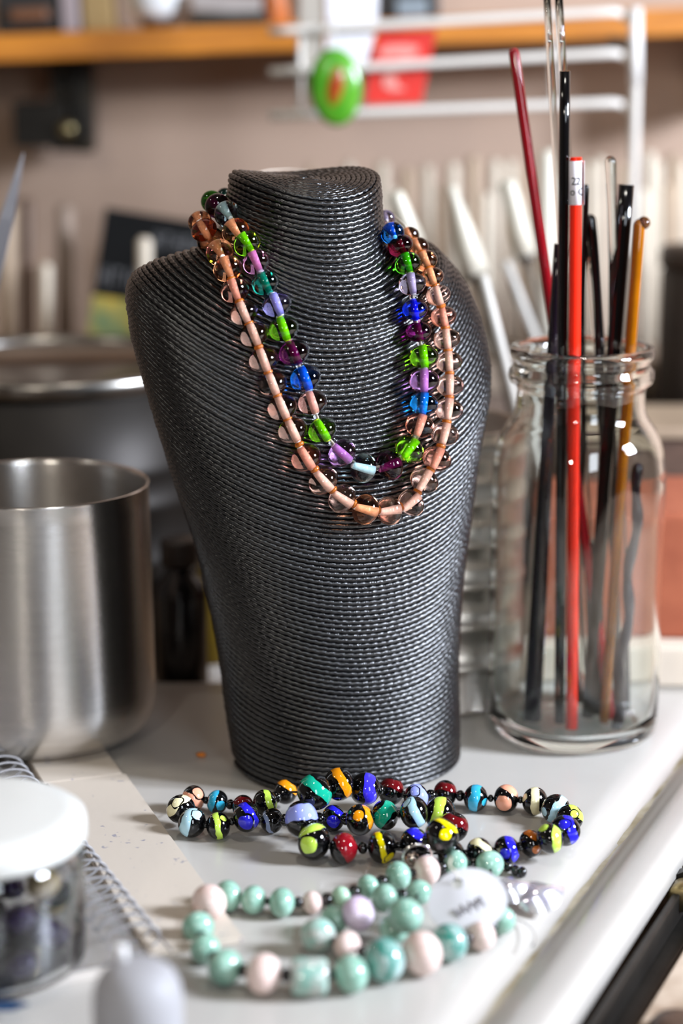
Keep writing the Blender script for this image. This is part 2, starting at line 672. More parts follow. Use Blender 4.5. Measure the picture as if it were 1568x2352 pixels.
# angles per turn: fine at the front, coarse behind
fine = np.linspace(-PI - 0.35, 0.75, 420)
coarse = np.linspace(0.75, PI - 0.35, 46)[1:-1]
one = np.concatenate([fine, coarse]) + PI + 0.35        # 0 .. 2pi
ths = (one[None, :] + 2 * PI * np.arange(turns)[:, None]).ravel()
arc = ths / (2 * PI) * PITCH_C
tt = np.interp(arc, fl, IDX)
th = ths - PI - 0.35
jit = np.interp(ths, np.arange(0, ths[-1] + 1.2, 0.6), np.convolve(RNG.normal(0, 1, int(ths[-1] / 0.6) + 4)[:len(np.arange(0, ths[-1] + 1.2, 0.6))], [0.25, 0.5, 0.25], 'same'))
Pn = surf(tt, th)
dt = surf(tt, th + 0.004) - surf(tt, th - 0.004)
dv = surf(np.minimum(tt + 0.05, IDX[-1]), th) - surf(np.maximum(tt - 0.05, 0), th)
dt /= np.linalg.norm(dt, axis=1)[:, None]
dv -= dt * np.sum(dt * dv, 1)[:, None]
dv /= np.maximum(np.linalg.norm(dv, axis=1)[:, None], 1e-9)
nn = np.cross(dt, dv)
NP = 9
R0 = 0.00112
rj = R0 * (1 + 0.07 * jit)
Pn = Pn + nn * (0.0004 + 0.0001 * jit)[:, None] + dv * (0.00016 * jit)[:, None]
s_len = np.concatenate([[0], np.cumsum(np.linalg.norm(np.diff(Pn, axis=0), axis=1))])
tw = 2 * PI * s_len / 0.0078 + 0.9 * jit
ph = np.linspace(0, 2 * PI, NP, endpoint=False)
rad = rj[:, None] * (0.83 + 0.26 * np.abs(np.cos(ph[None, :] + tw[:, None])))
VC = Pn[:, None, :] + rad[..., None] * (np.cos(ph)[None, :, None] * dv[:, None, :] + np.sin(ph)[None, :, None] * nn[:, None, :])
VC = VC.reshape(-1, 3)
VC[:, 2] = np.maximum(VC[:, 2], 0.0001)
VC -= B0
NSg = len(Pn)
ii = np.arange(NSg - 1)[:, None] * NP
kk = np.arange(NP)[None, :]
k2 = (kk + 1) % NP
quads = np.stack([ii + kk, ii + k2, ii + NP + k2, ii + NP + kk], -1).reshape(-1, 4)
me = bpy.data.meshes.new('cord_winding')
me.vertices.add(len(VC)); me.vertices.foreach_set('co', VC.ravel().astype(np.float32))
me.loops.add(quads.size); me.loops.foreach_set('vertex_index', quads.ravel().astype(np.int32))
me.polygons.add(len(quads))
me.polygons.foreach_set('loop_start', (np.arange(len(quads)) * 4).astype(np.int32))
me.polygons.foreach_set('use_smooth', np.ones(len(quads), dtype=bool))
me.update(calc_edges=True)
cord_m = mat('black_cord', '#050507', 0.27, spec=0.8, bump=0.4, bscale=1300, var=0.5, vscale=900)
me.materials.append(cord_m)
cw = data_obj('cord_winding', me, bust)
cw['label'] = 'glossy twisted black cord wound round and round'

# ------------------------------------------------------------------ bead shapes
def bead_profile(h=0.78, dim=0.10, n=15):
    pr = []
    for i in range(n):
        a = -PI / 2 + PI * i / (n - 1)
        r = math.cos(a)
        z = math.sin(a) * h
        pr.append((max(r, 0.0), z))
    pr[0] = (0, -h); pr[-1] = (0, h)
    return pr


def shared_mesh(name, profile, m, n=28, closed=False):
    V, Fc = lathe(profile, n, closed)
    me = bpy.data.meshes.new(name)
    me.from_pydata(V, [], Fc)
    bm = bmesh.new(); bm.from_mesh(me); bmesh.ops.recalc_face_normals(bm, faces=bm.faces); bm.to_mesh(me); bm.free()
    me.polygons.foreach_set('use_smooth', np.ones(len(me.polygons), dtype=bool))
    me.materials.append(m)
    return me


def with_mat(me, m):
    c = me.copy()
    c.materials.clear()
    c.materials.append(m)
    return c


def glass(name, col):
    return mat(name, col, 0.0, trans=1.0, ior=1.5)


GL = {  # name: (glass tint, core colour)
    'peach': ('#eabaa6', '#fbf2ec'), 'orange': ('#f4a474', '#fdf4ee'), 'lime': ('#74bc1c', '#dcff18'), 'green': ('#3f9a1c', '#a8f020'),
    'pink': ('#d088b4', '#eecae6'), 'teal': ('#149080', '#14b8a4'), 'lavender': ('#a8a2e2', '#d8d8fa'), 'purple': ('#601450', '#b85490'),
    'blue': ('#1874dc', '#48acf4'), 'sky': ('#1c90e4', '#5cc4f8'), 'royal': ('#1030d4', '#2c48f0'), 'aqua': ('#c4e2e8', '#eef8f8'),
    'lilac': ('#b884c0', '#e6c0e2'), 'mauve': ('#e0a496', '#f8ece6'), 'wine': ('#701838', '#8c2848'), 'dteal': ('#0f5a58', '#0f6a66'),
    'rose': ('#ea9c84', '#f8ece6'), 'palelilac': ('#c8bcd4', '#c4bcd0'),
}
ball_me = {}
core_me = {}
for k, (g_, c_) in GL.items():
    ball_me[k] = shared_mesh('bead_' + k, bead_profile(0.80), glass('glass_' + k, g_))
    core_me[k] = shared_mesh('bead_core_' + k, [(0, -0.83), (0.16, -0.83), (0.188, -0.80), (0.188, 0.80), (0.16, 0.83), (0, 0.83)],
                             mat('core_' + k, c_, 0.45, var=0.18, vscale=9, bump=0.1, bscale=30), 16)
clear_g = glass('glass_clear', '#f4f6f8')
spacer_clear = shared_mesh('spacer_clear', bead_profile(0.72), clear_g, 16)
torus_pr = [(0.55 + 0.45 * math.cos(a), 0.5 * math.sin(a)) for a in np.linspace(0, 2 * PI, 12, endpoint=False)]
spacer_orange = shared_mesh('spacer_orange', torus_pr, mat('glass_amber_ring', '#dd7d2c', 0.08, trans=0.55, var=0.1, vscale=5), 18, True)
spacer_black = shared_mesh('spacer_black', bead_profile(0.80), mat('black_glass_spacer', '#060607', 0.06, coat=0.4, var=0.2), 16)


def axis_quat(t):
    return Vector(t).to_track_quat('Z', 'Y')


def put(name, me, parent, p, quat, s, base):
    o = data_obj(name, me, parent)
    o.location = Vector(p) - Vector(base)
    o.rotation_mode = 'QUATERNION'
    o.rotation_quaternion = quat
    o.scale = (s, s, s) if isinstance(s, (int, float)) else s
    return o


def on_bust(px, py, rpx, ymiss):
    """centre of a bead resting on the bust where the picture shows it"""
    d = ray(px, py)
    hit, nor, _, dist = BVH.ray_cast(CAM, d)
    r = rpx * 0.86 / F
    lift = 0.0016
    best = None
    if hit is not None and -d.dot(nor) > 0.05:
        s = dist
        for _ in range(40):
            p = CAM + d * s
            q_, nq, _, dd = BVH.find_nearest(p)
            side = (p - q_).dot(nq)
            if side < 0: dd = -dd
            err = (r * 0.97 + lift) - dd
            if abs(err) < 2e-5: break
            s -= err / max(0.35, -d.dot(nq))
        best = CAM + d * s
    if best is None or (ymiss is not None):
        best = on_y(px, py, ymiss if ymiss is not None else 0.0)
    r = rpx * depth(best) / F
    return best, r


def strand(name, label, beads, spacer_me, spacer_px, spacer_pick):
    pts = []
    for (px, py, rp, kind, ym) in beads:
        p, r = on_bust(px, py, rp, ym)
        pts.append([p, r, kind])
    base = Vector((pts[0][0].x, pts[0][0].y, 0.2))
    base = Vector((0, -0.04, 0.15))
    root = empty(name, base)
    tag(root, label, 'necklace')
    n = len(pts)
    for i, (p, r, kind) in enumerate(pts):
        a = pts[max(i - 1, 0)][0]; b = pts[min(i + 1, n - 1)][0]
        t = (b - a).normalized()
        roll = Quaternion((0, 0, 1), random.uniform(0, 6.28))
        bo_ = put('bead', ball_me[kind], root, p, axis_quat(t) @ roll, r * 1.05, base)
        c = data_obj('bead_core', core_me[kind], bo_)
    for i in range(n - 1):
        (p, r, _), (p2, r2, _) = pts[i], pts[i + 1]
        d_ = (p2 - p)
        gap = d_.length - 0.80 * (r + r2)
        mid = p + d_.normalized() * (0.80 * r + gap / 2)
        sr = spacer_px * depth(mid) / F
        put('spacer_ring' if spacer_me is spacer_orange else 'spacer_bead', spacer_me, root, mid, axis_quat(d_), sr, base)
    # the thread, on round the back of the neck
    P = [p for p, _, _ in pts]
    l0, r0_ = P[0], P[-1]
    back = []
    for k in range(1, 12):
        a = PI * k / 12
        c = (l0 + r0_) / 2
        hv = (r0_ - l0) / 2
        back.append(c + hv * math.cos(a) + Vector((0.0, 0.058, 0.012)) * math.sin(a))
    tube_obj('thread', [p - base for p in (P + back)], 0.00035, mat('thread', '#c8b8a8', 0.6, var=0.1), root, 6, closed=True)
    return root


MULTI = [(517, 452, 20, 'dteal', 0.030), (487, 463, 25, 'green', 0.014), (499, 473, 28, 'purple', 0.005), (522, 491, 30, 'aqua', -0.004), (541, 531, 31, 'orange', None),
         (567, 559, 31, 'lime', None), (588, 602, 31, 'pink', None), (609, 650, 31, 'teal', None), (636, 699, 33, 'lavender', None),
         (651, 755, 34, 'lime', None), (675, 810, 35, 'purple', None), (701, 869, 35, 'blue', None), (717, 924, 33, 'mauve', None),
         (740, 988, 33, 'lime', None), (785, 1041, 34, 'lilac', None), (834, 1075, 34, 'aqua', None), (895, 1069, 34, 'purple', None),
         (940, 1032, 34, 'lime', None), (964, 978, 33, 'rose', None), (973, 927, 32, 'sky', None), (974, 874, 34, 'lilac', None),
         (973, 819, 33, 'lime', None), (961, 761, 29, 'purple', None), (952, 711, 29, 'royal', None), (946, 652, 31, 'palelilac', None),
         (936, 605, 30, 'green', None), (919, 564, 29, 'wine', None), (902, 536, 26, 'blue', None), (886, 503, 20, 'palelilac', 0.028)]
strand('glass_bead_necklace', 'inner necklace of green, blue, purple and clear glass beads on the black bust', MULTI, spacer_clear, 9.5, None)
PEACH = [(459, 510, 27, 'orange', 0.000), (468, 528, 30, 'orange', -0.004), (483, 551, 31, 'orange', None), (505, 580, 31, 'orange', None), (523, 617, 33, 'orange', None),
         (539, 667, 32, 'rose', None), (560, 718, 32, 'peach', None), (583, 768, 33, 'peach', None), (605, 827, 34, 'peach', None), (626, 882, 33, 'peach', None),
         (648, 936, 34, 'peach', None), (672, 989, 34, 'peach', None), (703, 1052, 35, 'rose', None), (742, 1104, 35, 'peach', None), (785, 1145, 34, 'peach', None),
         (839, 1170, 35, 'orange', None), (894, 1173, 33, 'peach', None), (944, 1155, 32, 'peach', None), (974, 1104, 33, 'peach', None), (1003, 1054, 33, 'rose', None),
         (1021, 997, 32, 'peach', None), (1030, 941, 32, 'peach', None), (1033, 885, 31, 'peach', None), (1031, 831, 30, 'peach', None), (1026, 779, 30, 'peach', None),
         (1018, 727, 29, 'rose', None), (1006, 678, 28, 'peach', None), (992, 636, 26, 'orange', None), (978, 599, 26, 'orange', None), (960, 569, 24, 'orange', 0.012),
         (940, 543, 22, 'orange', 0.024)]
strand('peach_bead_necklace', 'outer necklace of matching peach glass beads with orange rings on the black bust', PEACH, spacer_orange, 11.5, None)


# ------------------------------------------------------------------ bead strings lying on the tray
def lay(beads, base_lift=0.0):
    """beads: (px, py, r_px, extra height) -> centres on the tray, pushed apart along their lines of sight"""
    P, R, D, S, SM = [], [], [], [], []
    for (px, py, rp, ez) in beads:
        r = rp * 0.83 / F
        for _ in range(4):
            p = on_z(px, py, r + 0.0002)
            r = rp * depth(p) / F
        d = ray(px, py)
        sm = (p - CAM).length
        p2 = on_z(px, py, r + 0.0002 + ez)
        P.append(p2); R.append(r); D.append(d); SM.append(sm); S.append((p2 - CAM).length)
    n = len(P)
    for it in range(250):
        moved = False
        for i in range(n):
            for j in range(i + 1, n):
                dv_ = P[j] - P[i]
                need = (R[i] + R[j]) * 0.90
                if dv_.length < need:
                    a, b = (i, j) if S[i] < S[j] else (j, i)
                    step = (need - dv_.length) * 0.35 + 1e-5
                    if S[b] + step <= SM[b]:
                        S[b] += step * 0.5; S[a] -= step * 0.5
                    else:
                        S[b] = SM[b]; S[a] -= step
                    for q_ in (a, b):
                        P[q_] = CAM + D[q_] * S[q_]
                    moved = True
        if not moved:
            break
    return P, R


def cam_frame(p):
    b = (CAM - Vector(p)).normalized()
    r = UP.cross(b).normalized()
    u_ = b.cross(r)
    return r, u_, b


# black lampwork beads: px, py, r, lift, colour, band angle (deg, direction of the band normal; 0 = to the right), offset, half width, dots [(dx, dy, radius)]
IV, SA_, LB, TQ, LI, BL, DR, AM, TE, RB, PW, YE, GR, OB = ('#e2d9ae', '#e09a7c', '#a9cfdc', '#2f9ec0', '#b8d850', '#2420c0', '#5c0a10', '#d8860c',
                                                       '#109a7c', '#3a30d8', '#8e98e0', '#f0dc00', '#7c8aa8', '#b05c10')
BLACK = [
    (415, 1858, 33, 0.002, IV, 130, 0.35, 0.30, [(-0.2, 0.45, 0.36)]),
    (444, 1834, 30, 0.0, SA_, 60, -0.1, 0.25, [(0.45, 0.45, 0.5)]),
    (441, 1890, 34, 0.0, LB, 160, 0.35, 0.33, [(0.4, 0.6, 0.36)]),
    (499, 1842, 27, 0.0, TQ, 165, 0.45, 0.32, [(0.4, -0.4, 0.45)]),
    (501, 1897, 31, 0.0, LI, 10, -0.05, 0.22, [(0.4, 0.6, 0.3)]),
    (565, 1877, 34, 0.003, BL, 40, 0.35, 0.26, [(0.0, -0.4, 0.55)]),
    (558, 1853, 27, 0.0, DR, 90, 0.5, 0.3, []),
    (609, 1844, 30, 0.003, LI, 15, 0.3, 0.2, [(0.9, -0.2, 0.3)]),
    (624, 1885, 29, 0.0, GR, 20, -0.4, 0.16, []),
    (655, 1819, 28, 0.002, AM, 55, 0.6, 0.28, []),
    (723, 1819, 40, 0.011, TE, 50, 0.25, 0.33, []),
    (778, 1801, 36, 0.013, AM, 30, 0.25, 0.30, []),
    (838, 1812, 36, 0.010, RB, 0, 0.30, 0.34, []),
    (898, 1817, 32, 0.003, DR, 75, 0.5, 0.35, [(0.9, -0.4, 0.3)]),
    (955, 1832, 31, 0.003, PW, 40, 0.5, 0.33, [(-0.1, 0.5, 0.4)]),
    (1022, 1822, 30, 0.0, DR, 80, 0.45, 0.30, []),
    (1092, 1833, 31, 0.0, TQ, 170, 0.10, 0.36, [(0.75, -0.3, 0.32)]),
    (1162, 1834, 32, 0.0, SA_, 60, 0.75, 0.3, [(-0.25, -0.45, 0.65)]),
    (1228, 1840, 32, 0.0, IV, 5, 0.0, 0.28, [(-0.8, 0.25, 0.3)]),
    (1276, 1858, 34, 0.0, LB, 150, -0.1, 0.30, [(-0.8, -0.2, 0.3)]),
    (1308, 1879, 31, 0.0, LI, 40, 0.75, 0.2, [(0.45, 0.35, 0.35)]),
    (1297, 1908, 35, 0.004, BL, 20, 0.45, 0.28, [(0.0, 0.45, 0.4)]),
    (1262, 1926, 34, 0.002, LI, 0, 0.50, 0.27, [(-0.5, 0.75, 0.4)]),
    (1219, 1937, 31, 0.0, OB, 60, 0.6, 0.2, [(0.35, -0.5, 0.32)]),
    (1163, 1953, 33, 0.0, BL, 20, 0.45, 0.26, [(-0.05, -0.25, 0.38)]),
    (1100, 1957, 33, 0.0, IV, 60, 0.50, 0.25, []),
    (1040, 1900, 35, 0.002, DR, 70, 0.45, 0.35, []),
    (1014, 1920, 40, 0.008, YE, 60, 0.72, 0.14, [(0.2, 0.1, 0.36)]),
    (1036, 1964, 35, 0.0, GR, 0, -0.05, 0.2, []),
    (952, 1938, 37, 0.0, BL, 50, 0.55, 0.28, []),
    (877, 1946, 37, 0.0, YE, 15, -0.05, 0.16, [(0.5, -0.65, 0.33)]),
    (789, 1949, 36, 0.0, '#7c0c18', 30, 0.3, 0.6, []),
    (721, 1933, 42, 0.0, LI, 110, 0.72, 0.22, [(-0.35, -0.25, 0.52)]),
    (692, 1882, 42, 0.006, PW, 100, 0.35, 0.45, []),
    (765, 1879, 30, 0.0, BL, 60, 0.6, 0.2, [(0.0, -0.3, 0.5)]),
    (826, 1883, 35, 0.004, AM, 20, 0.72, 0.2, [(-0.1, 0.3, 0.38)]),
    (884, 1872, 34, 0.004, TE, 140, 0.1, 0.45, []),
    (951, 1866, 36, 0.007, LB, 25, 0.10, 0.25, [(-0.5, 0.6, 0.3)]),
    (1010, 1868, 38, 0.006, LI, 170, 0.15, 0.33, []),
]
# order in which the string runs through them
ORDER = [0, 2, 4, 5, 8, 33, 34, 35, 36, 37, 38, 26, 27, 29, 30, 31, 32]
ORDER2 = [1, 3, 6, 7, 9, 10, 11, 12, 13, 14, 15, 16, 17, 18, 19, 20, 21, 22, 23, 24, 25, 28]
P, R = lay([(a[0], a[1], a[2], a[3]) for a in BLACK])
bbase = Vector((0.0, -0.08, 0.0))
blk = empty('swirled_bead_necklace', bbase)
tag(blk, 'long necklace of black glass beads with coloured swirls, coiled before the bust', 'necklace')
black_ball = shared_mesh('swirl_bead', bead_profile(0.88), mat('black_glass', '#070708', 0.06, var=0.2), 28)
nxt = {}
for od in (ORDER, ORDER2):
    for k in range(len(od)):
        nxt[od[k]] = (od[max(k - 1, 0)], od[min(k + 1, len(od) - 1)])
for i, a in enumerate(BLACK):
    p, r = P[i], R[i]
    x, y = nxt[i]
    t = (P[y] - P[x])
    qt = axis_quat(t)
    rr, uu, bb = cam_frame(p)
    inv = qt.inverted()
    an = math.radians(a[5])
    nl = inv @ (rr * math.cos(an) + uu * math.sin(an))
    dots = []
    for (dx, dy, dr) in a[8]:
        v = rr * dx + uu * dy + bb * math.sqrt(max(0.02, 1 - dx * dx - dy * dy))
        dots.append((tuple(inv @ v.normalized()), dr))
    m = swirl_mat('swirled_glass', '#060607', a[4], tuple(nl), a[6], a[7], dots, seed=i * 3.7, warp=0.5)
    put('bead', with_mat(black_ball, m), blk, p, qt, r * 1.02, bbase)
for od in (ORDER, ORDER2):
    for k in range(len(od) - 1):
        i, j = od[k], od[k + 1]
        d_ = P[j] - P[i]
        if d_.length > 3.4 * max(R[i], R[j]):
            continue
        gap = d_.length - 0.88 * (R[i] + R[j])
        mid = P[i] + d_.normalized() * (0.88 * R[i] + gap / 2)
        put('spacer_bead', spacer_black, blk, mid, axis_quat(d_), max(0.0016, min(0.0026, gap * 0.6)), bbase)
string_pts = [P[i] - bbase for i in ORDER2] + [P[i] - bbase for i in reversed(ORDER)]
black_thread = mat('black_thread', '#0a0a0a', 0.5, var=0.2)
tube_obj('thread', string_pts, 0.0005, black_thread, blk, 6, closed=True)
# tail of little black beads and the silver ring clasp
silver = mat('silver', '#d8d4d0', 0.12, 1.0, var=0.1, vscale=200)
for (px, py) in ((1183, 1999), (1199, 2003), (1166, 1990)):
    p = on_z(px, py, 0.0022)
    put('spacer_bead', spacer_black, blk, p, axis_quat((1, 0.2, 0)), 0.0022, bbase)
cp = on_z(958, 1962, 0.0105) - bbase
ringpts = [cp + Vector((0.0058 * math.cos(a), -0.002 + 0.001 * math.cos(a), 0.0050 * math.sin(a))) for a in np.linspace(0, 2 * PI, 28, endpoint=False)]
cl = tube_obj('clasp_ring', ringpts, 0.0006, silver, blk, 8, closed=True)
cl['label'] = 'silver clasp ring'
lathe_obj('clasp_bead', [(0, -0.003), (0.0016, -0.0028), (0.0026, -0.0012), (0.0029, 0), (0.0026, 0.0012), (0.0016, 0.0028), (0, 0.003)],
          mat('clasp_silver', '#c8bcb4', 0.2, 1.0, bump=0.4, bscale=900), blk, 20, loc=on_z(946, 1972, 0.006) - bbase, rot=(0.6, 0.5, 0))

# mint and blush beads
MI, PK, LW, PG, MS, TS = 'mint', 'blush', 'lilac_white', 'pale_green', 'mint_streak', 'teal_stripe'
MINT = [
    (480, 2073, 42, 0.0, PK), (523, 2058, 36, 0.0, MI), (582, 2067, 33, 0.0, MI), (647, 2073, 34, 0.0, MI), (716, 2073, 26, 0.0, PK), (783, 2060, 24, 0.0, PG),
    (845, 2036, 27, 0.0, MI), (914, 2011, 33, 0.0, MI), (980, 1999, 34, 0.0, PK), (1046, 1985, 32, 0.0, MI), (1124, 1986, 33, 0.0, MI),
    (455, 2130, 37, 0.0, MI), (471, 2180, 35, 0.0, MI), (517, 2222, 42, 0.0, MI), (605, 2237, 47, 0.0, PK), (710, 2243, 46, 0.0, MS), (806, 2237, 44, 0.0, MI),
    (882, 2205, 52, 0.0, TS), (968, 2190, 51, 0.0, PK), (1032, 2165, 44, 0.0, TS), (1105, 2150, 34, 0.0, PK), (1150, 2114, 33, 0.0, MI),
    (822, 2098, 40, 0.003, LW), (767, 2112, 33, 0.0, MI), (730, 2148, 41, 0.0, MS), (797, 2172, 33, 0.0, PK), (883, 2063, 33, 0.002, MI), (962, 2050, 29, 0.002, MI),
    (930, 2103, 40, 0.004, MI), (905, 2133, 36, 0.0, MI),
]
M_ORD = [[22, 23, 24, 25, 17], [26, 27, 28, 29]]
ring_o = [0, 1, 2, 3, 4, 5, 6, 7, 8, 9, 10, 21, 20, 19, 18, 17, 16, 15, 14, 13, 12, 11]
mbm = {
    MI: mat('mint_glass', '#93b8a6', 0.10, coat=0.4, var=0.2, vscale=1.4, col2='#7aa28f'),
    PK: mat('blush_glass', '#dcc6be', 0.25, coat=0.2, var=0.1, vscale=1.2, col2='#d4b8ae'),
    LW: mat('lilac_white_glass', '#d0c0cf', 0.10, coat=0.4, var=0.1, vscale=1.2, col2='#bda8c0'),
    PG: mat('pale_green_glass', '#a8ccb0', 0.10, coat=0.4, var=0.1, vscale=1.2),
    MS: mat('mint_streaked_glass', '#84b0a2', 0.10, coat=0.4, vscale=1.7, col2='#a8aaa2', vdetail=5.0),
    TS: mat('teal_striped_glass', '#a0b4b0', 0.10, coat=0.4, vscale=2.2, col2='#1f7f70', stretch=(0.4, 0.4, 1.6)),
}
P, R = lay([(a[0], a[1], a[2], a[3]) for a in MINT])
mbase = Vector((0.0, -0.16, 0.0))
mint = empty('mint_bead_necklace', mbase)
tag(mint, 'necklace of mint green and blush white beads in front of the black beads', 'necklace')
mint_ball = shared_mesh('mint_bead', bead_profile(0.86), mbm[MI], 28)
mint_mesh = {k: with_mat(mint_ball, v) for k, v in mbm.items()}
drum = shared_mesh('mint_drum', [(0, -0.9), (0.72, -0.9), (0.86, -0.82), (0.93, -0.65), (0.95, 0), (0.93, 0.65), (0.86, 0.82), (0.72, 0.9), (0, 0.9)], mbm[MS], 28)
nbr = {}
for od in [ring_o] + M_ORD:
    for k in range(len(od)):
        nbr.setdefault(od[k], (od[max(k - 1, 0)], od[min(k + 1, len(od) - 1)]))
for i, a in enumerate(MINT):
    x, y = nbr[i]
    t = P[y] - P[x]
    me = drum if i == 15 else mint_mesh[a[4]]
    b_ = put('bead', me, mint, P[i], axis_quat(t) @ Quaternion((0, 0, 1), i * 1.3), R[i] * 1.02, mbase)
for od in [ring_o] + M_ORD:
    for k in range(len(od) - 1):
        i, j = od[k], od[k + 1]
        d_ = P[j] - P[i]
        if d_.length > 3.6 * max(R[i], R[j]):
            continue
        gap = d_.length - 0.86 * (R[i] + R[j])
        mid = P[i] + d_.normalized() * (0.86 * R[i] + gap / 2)
        put('spacer_bead', spacer_black, mint, mid, axis_quat(d_), max(0.0014, min(0.0026, gap * 0.7)), mbase)
tube_obj('thread', [P[i] - mbase for i in ring_o], 0.0005, black_thread, mint, 6, closed=True)
tube_obj('thread', [P[i] - mbase for i in M_ORD[0]], 0.0005, black_thread, mint, 6)
tube_obj('thread', [P[i] - mbase for i in M_ORD[1]], 0.0005, black_thread, mint, 6)

# oval paper price tag leaning on the mint beads
tagm = mat('white_card', '#c0bec0', 0.55, var=0.04, vscale=30)
tc_ = on_y(1074, 2068, -0.172)
rr, uu, bb = cam_frame(tc_)
tilt = Quaternion(RT, math.radians(-24))
ta = math.radians(18)
ax1 = tilt @ (rr * math.cos(ta) + uu * math.sin(ta))
ax2 = tilt @ (uu * math.cos(ta) - rr * math.sin(ta))
axn = ax1.cross(ax2)
px2m = depth(tc_) / F
ca, cb = 92 * px2m, 80 * px2m
paper = empty('price_tag', tc_ - Vector((0, 0, 0)))
tag(paper, 'white oval card tag with a small hole and faint handwriting leaning on mint beads', 'tag')
NO, V, Fc = 48, [], []
hc = (-0.10 * ca, 0.58 * cb)
hr = 0.0022
for z in (0.00025, -0.00025):
    for rad_i in range(2):
        for k in range(NO):
            a = 2 * PI * k / NO
            if rad_i == 0:
                x, y = ca * math.cos(a), cb * math.sin(a)
            else:
                x, y = hc[0] + hr * math.cos(a), hc[1] + hr * math.sin(a)
            bow = 0.0016 * (x / ca) ** 2
            V.append(ax1 * x + ax2 * y + axn * (z - bow))
for k in range(NO):
    k2 = (k + 1) % NO
    Fc += [(k, k2, NO + k2, NO + k), (2 * NO + k2, 2 * NO + k, 3 * NO + k, 3 * NO + k2), (k2, k, 2 * NO + k, 2 * NO + k2), (NO + k, NO + k2, 3 * NO + k2, 3 * NO + k)]
mesh_obj('card', V, Fc, tagm, paper, False)
ink = mat('pencil_ink', '#7d7a80', 0.7, var=0.2, vscale=300)
wr = []
for k in range(40):
    x = (-0.42 + 0.78 * k / 39) * ca
    y = (-0.30 + 0.16 * k / 39) * cb + 0.13 * cb * math.sin(k * 1.25) * (1 + 0.6 * math.sin(k * 0.7))
    wr.append(ax1 * x + ax2 * y + axn * 0.0003)
wo = tube_obj('handwriting', wr, 0.00022, ink, paper, 5)
wo['label'] = 'faint grey handwriting'
loop = [ax1 * (hc[0] + 0.001 * math.sin(k)) + ax2 * (hc[1] + 0.011 * k / 9) + axn * (0.0006 + 0.004 * math.sin(PI * k / 9)) for k in range(10)]
tube_obj('tag_string', loop, 0.0003, mat('tag_string', '#d8d0bc', 0.6, var=0.1), paper, 6)
# shiny pearly leaf pendant
lc = on_z(1212, 2050, 0.006)
leaf = empty('leaf_pendant', lc - Vector((0, 0, 0.0045)))
leaf.rotation_euler = (math.radians(24), math.radians(10), 0)
tag(leaf, 'shiny silver-white shell leaf pendant beside the oval tag', 'pendant')
pearl = mat('pearl_shell', '#fbf8f6', 0.18, metal=0.75, coat=0.6, var=0.12, vscale=200, col2='#d8d0e2')


def leaf_mesh(L, Wd, fold, ang, off, h):
    V, Fc = [], []
    nu, nv = 14, 8
    for side in (0, 1):
        for i in range(nu + 1):
            s_ = i / nu
            wd_ = Wd * math.sin(PI * s_ ** 0.85) ** 0.8
            for j in range(nv + 1):
                q_ = -1 + 2 * j / nv
                x, y = L * (s_ - 0.5), q_ * wd_
                z = fold * (1 - abs(q_)) * wd_ + 0.0012 * math.sin(3 * s_ + q_) + h - side * 0.0004
                xr, yr = x * math.cos(ang) - y * math.sin(ang), x * math.sin(ang) + y * math.cos(ang)
                V.append((xr + off[0], yr + off[1], z))
    m1 = (nu + 1) * (nv + 1)
    for side in (0, 1):
        for i in range(nu):
            for j in range(nv):
                a = side * m1 + i * (nv + 1) + j
                f = (a, a + 1, a + nv + 2, a + nv + 1)
                Fc.append(f if side else f[::-1])
    return V, Fc


V, Fc = leaf_mesh(0.021, 0.0075, 0.5, math.radians(35), (0.0045, 0.001), 0.004)
mesh_obj('leaf_blade', V, Fc, pearl, leaf)
V, Fc = leaf_mesh(0.017, 0.0060, 0.5, math.radians(28), (-0.006, 0.002), 0.004)
mesh_obj('leaf_blade', V, Fc, pearl, leaf)
tube_obj('link', [Vector((-0.012, -0.002, 0.004)) + Vector((0.0018 * math.cos(a), 0.0018 * math.sin(a), 0)) for a in np.linspace(0, 2 * PI, 16, endpoint=False)], 0.0004, silver, leaf, 6, closed=True)
# clear nylon loop beside it
lp = []
c0 = on_z(1165, 2150, 0.0006)
for k in range(20):
    a = -0.6 + 2.6 * k / 19
    lp.append(c0 + Vector((0.010 * math.cos(a), 0.016 * math.sin(a), 0.0003)))
tag(tube_obj('nylon_loop', lp, 0.0003, glass('clear_nylon', '#e8e8e8'), None, 6), 'thin clear nylon loop on the tray under the leaf pendant', 'thread')
# orange glass chip
op = on_z(463, 1738, 0.0)
bm = bmesh.new()
bmesh.ops.create_icosphere(bm, subdivisions=2, radius=0.0021)
for v in bm.verts:
    v.co = Vector((v.co.x * 1.15, v.co.y * 0.8, max(v.co.z * 0.55 + 0.001, 0.0))) * (1 + 0.15 * math.sin(v.co.x * 3000))
tag(bm_obj('glass_chip', bm, mat('orange_chip', '#d87a10', 0.3, var=0.1), None, True, op), 'tiny orange glass chip on the tray left of the bust', 'chip')

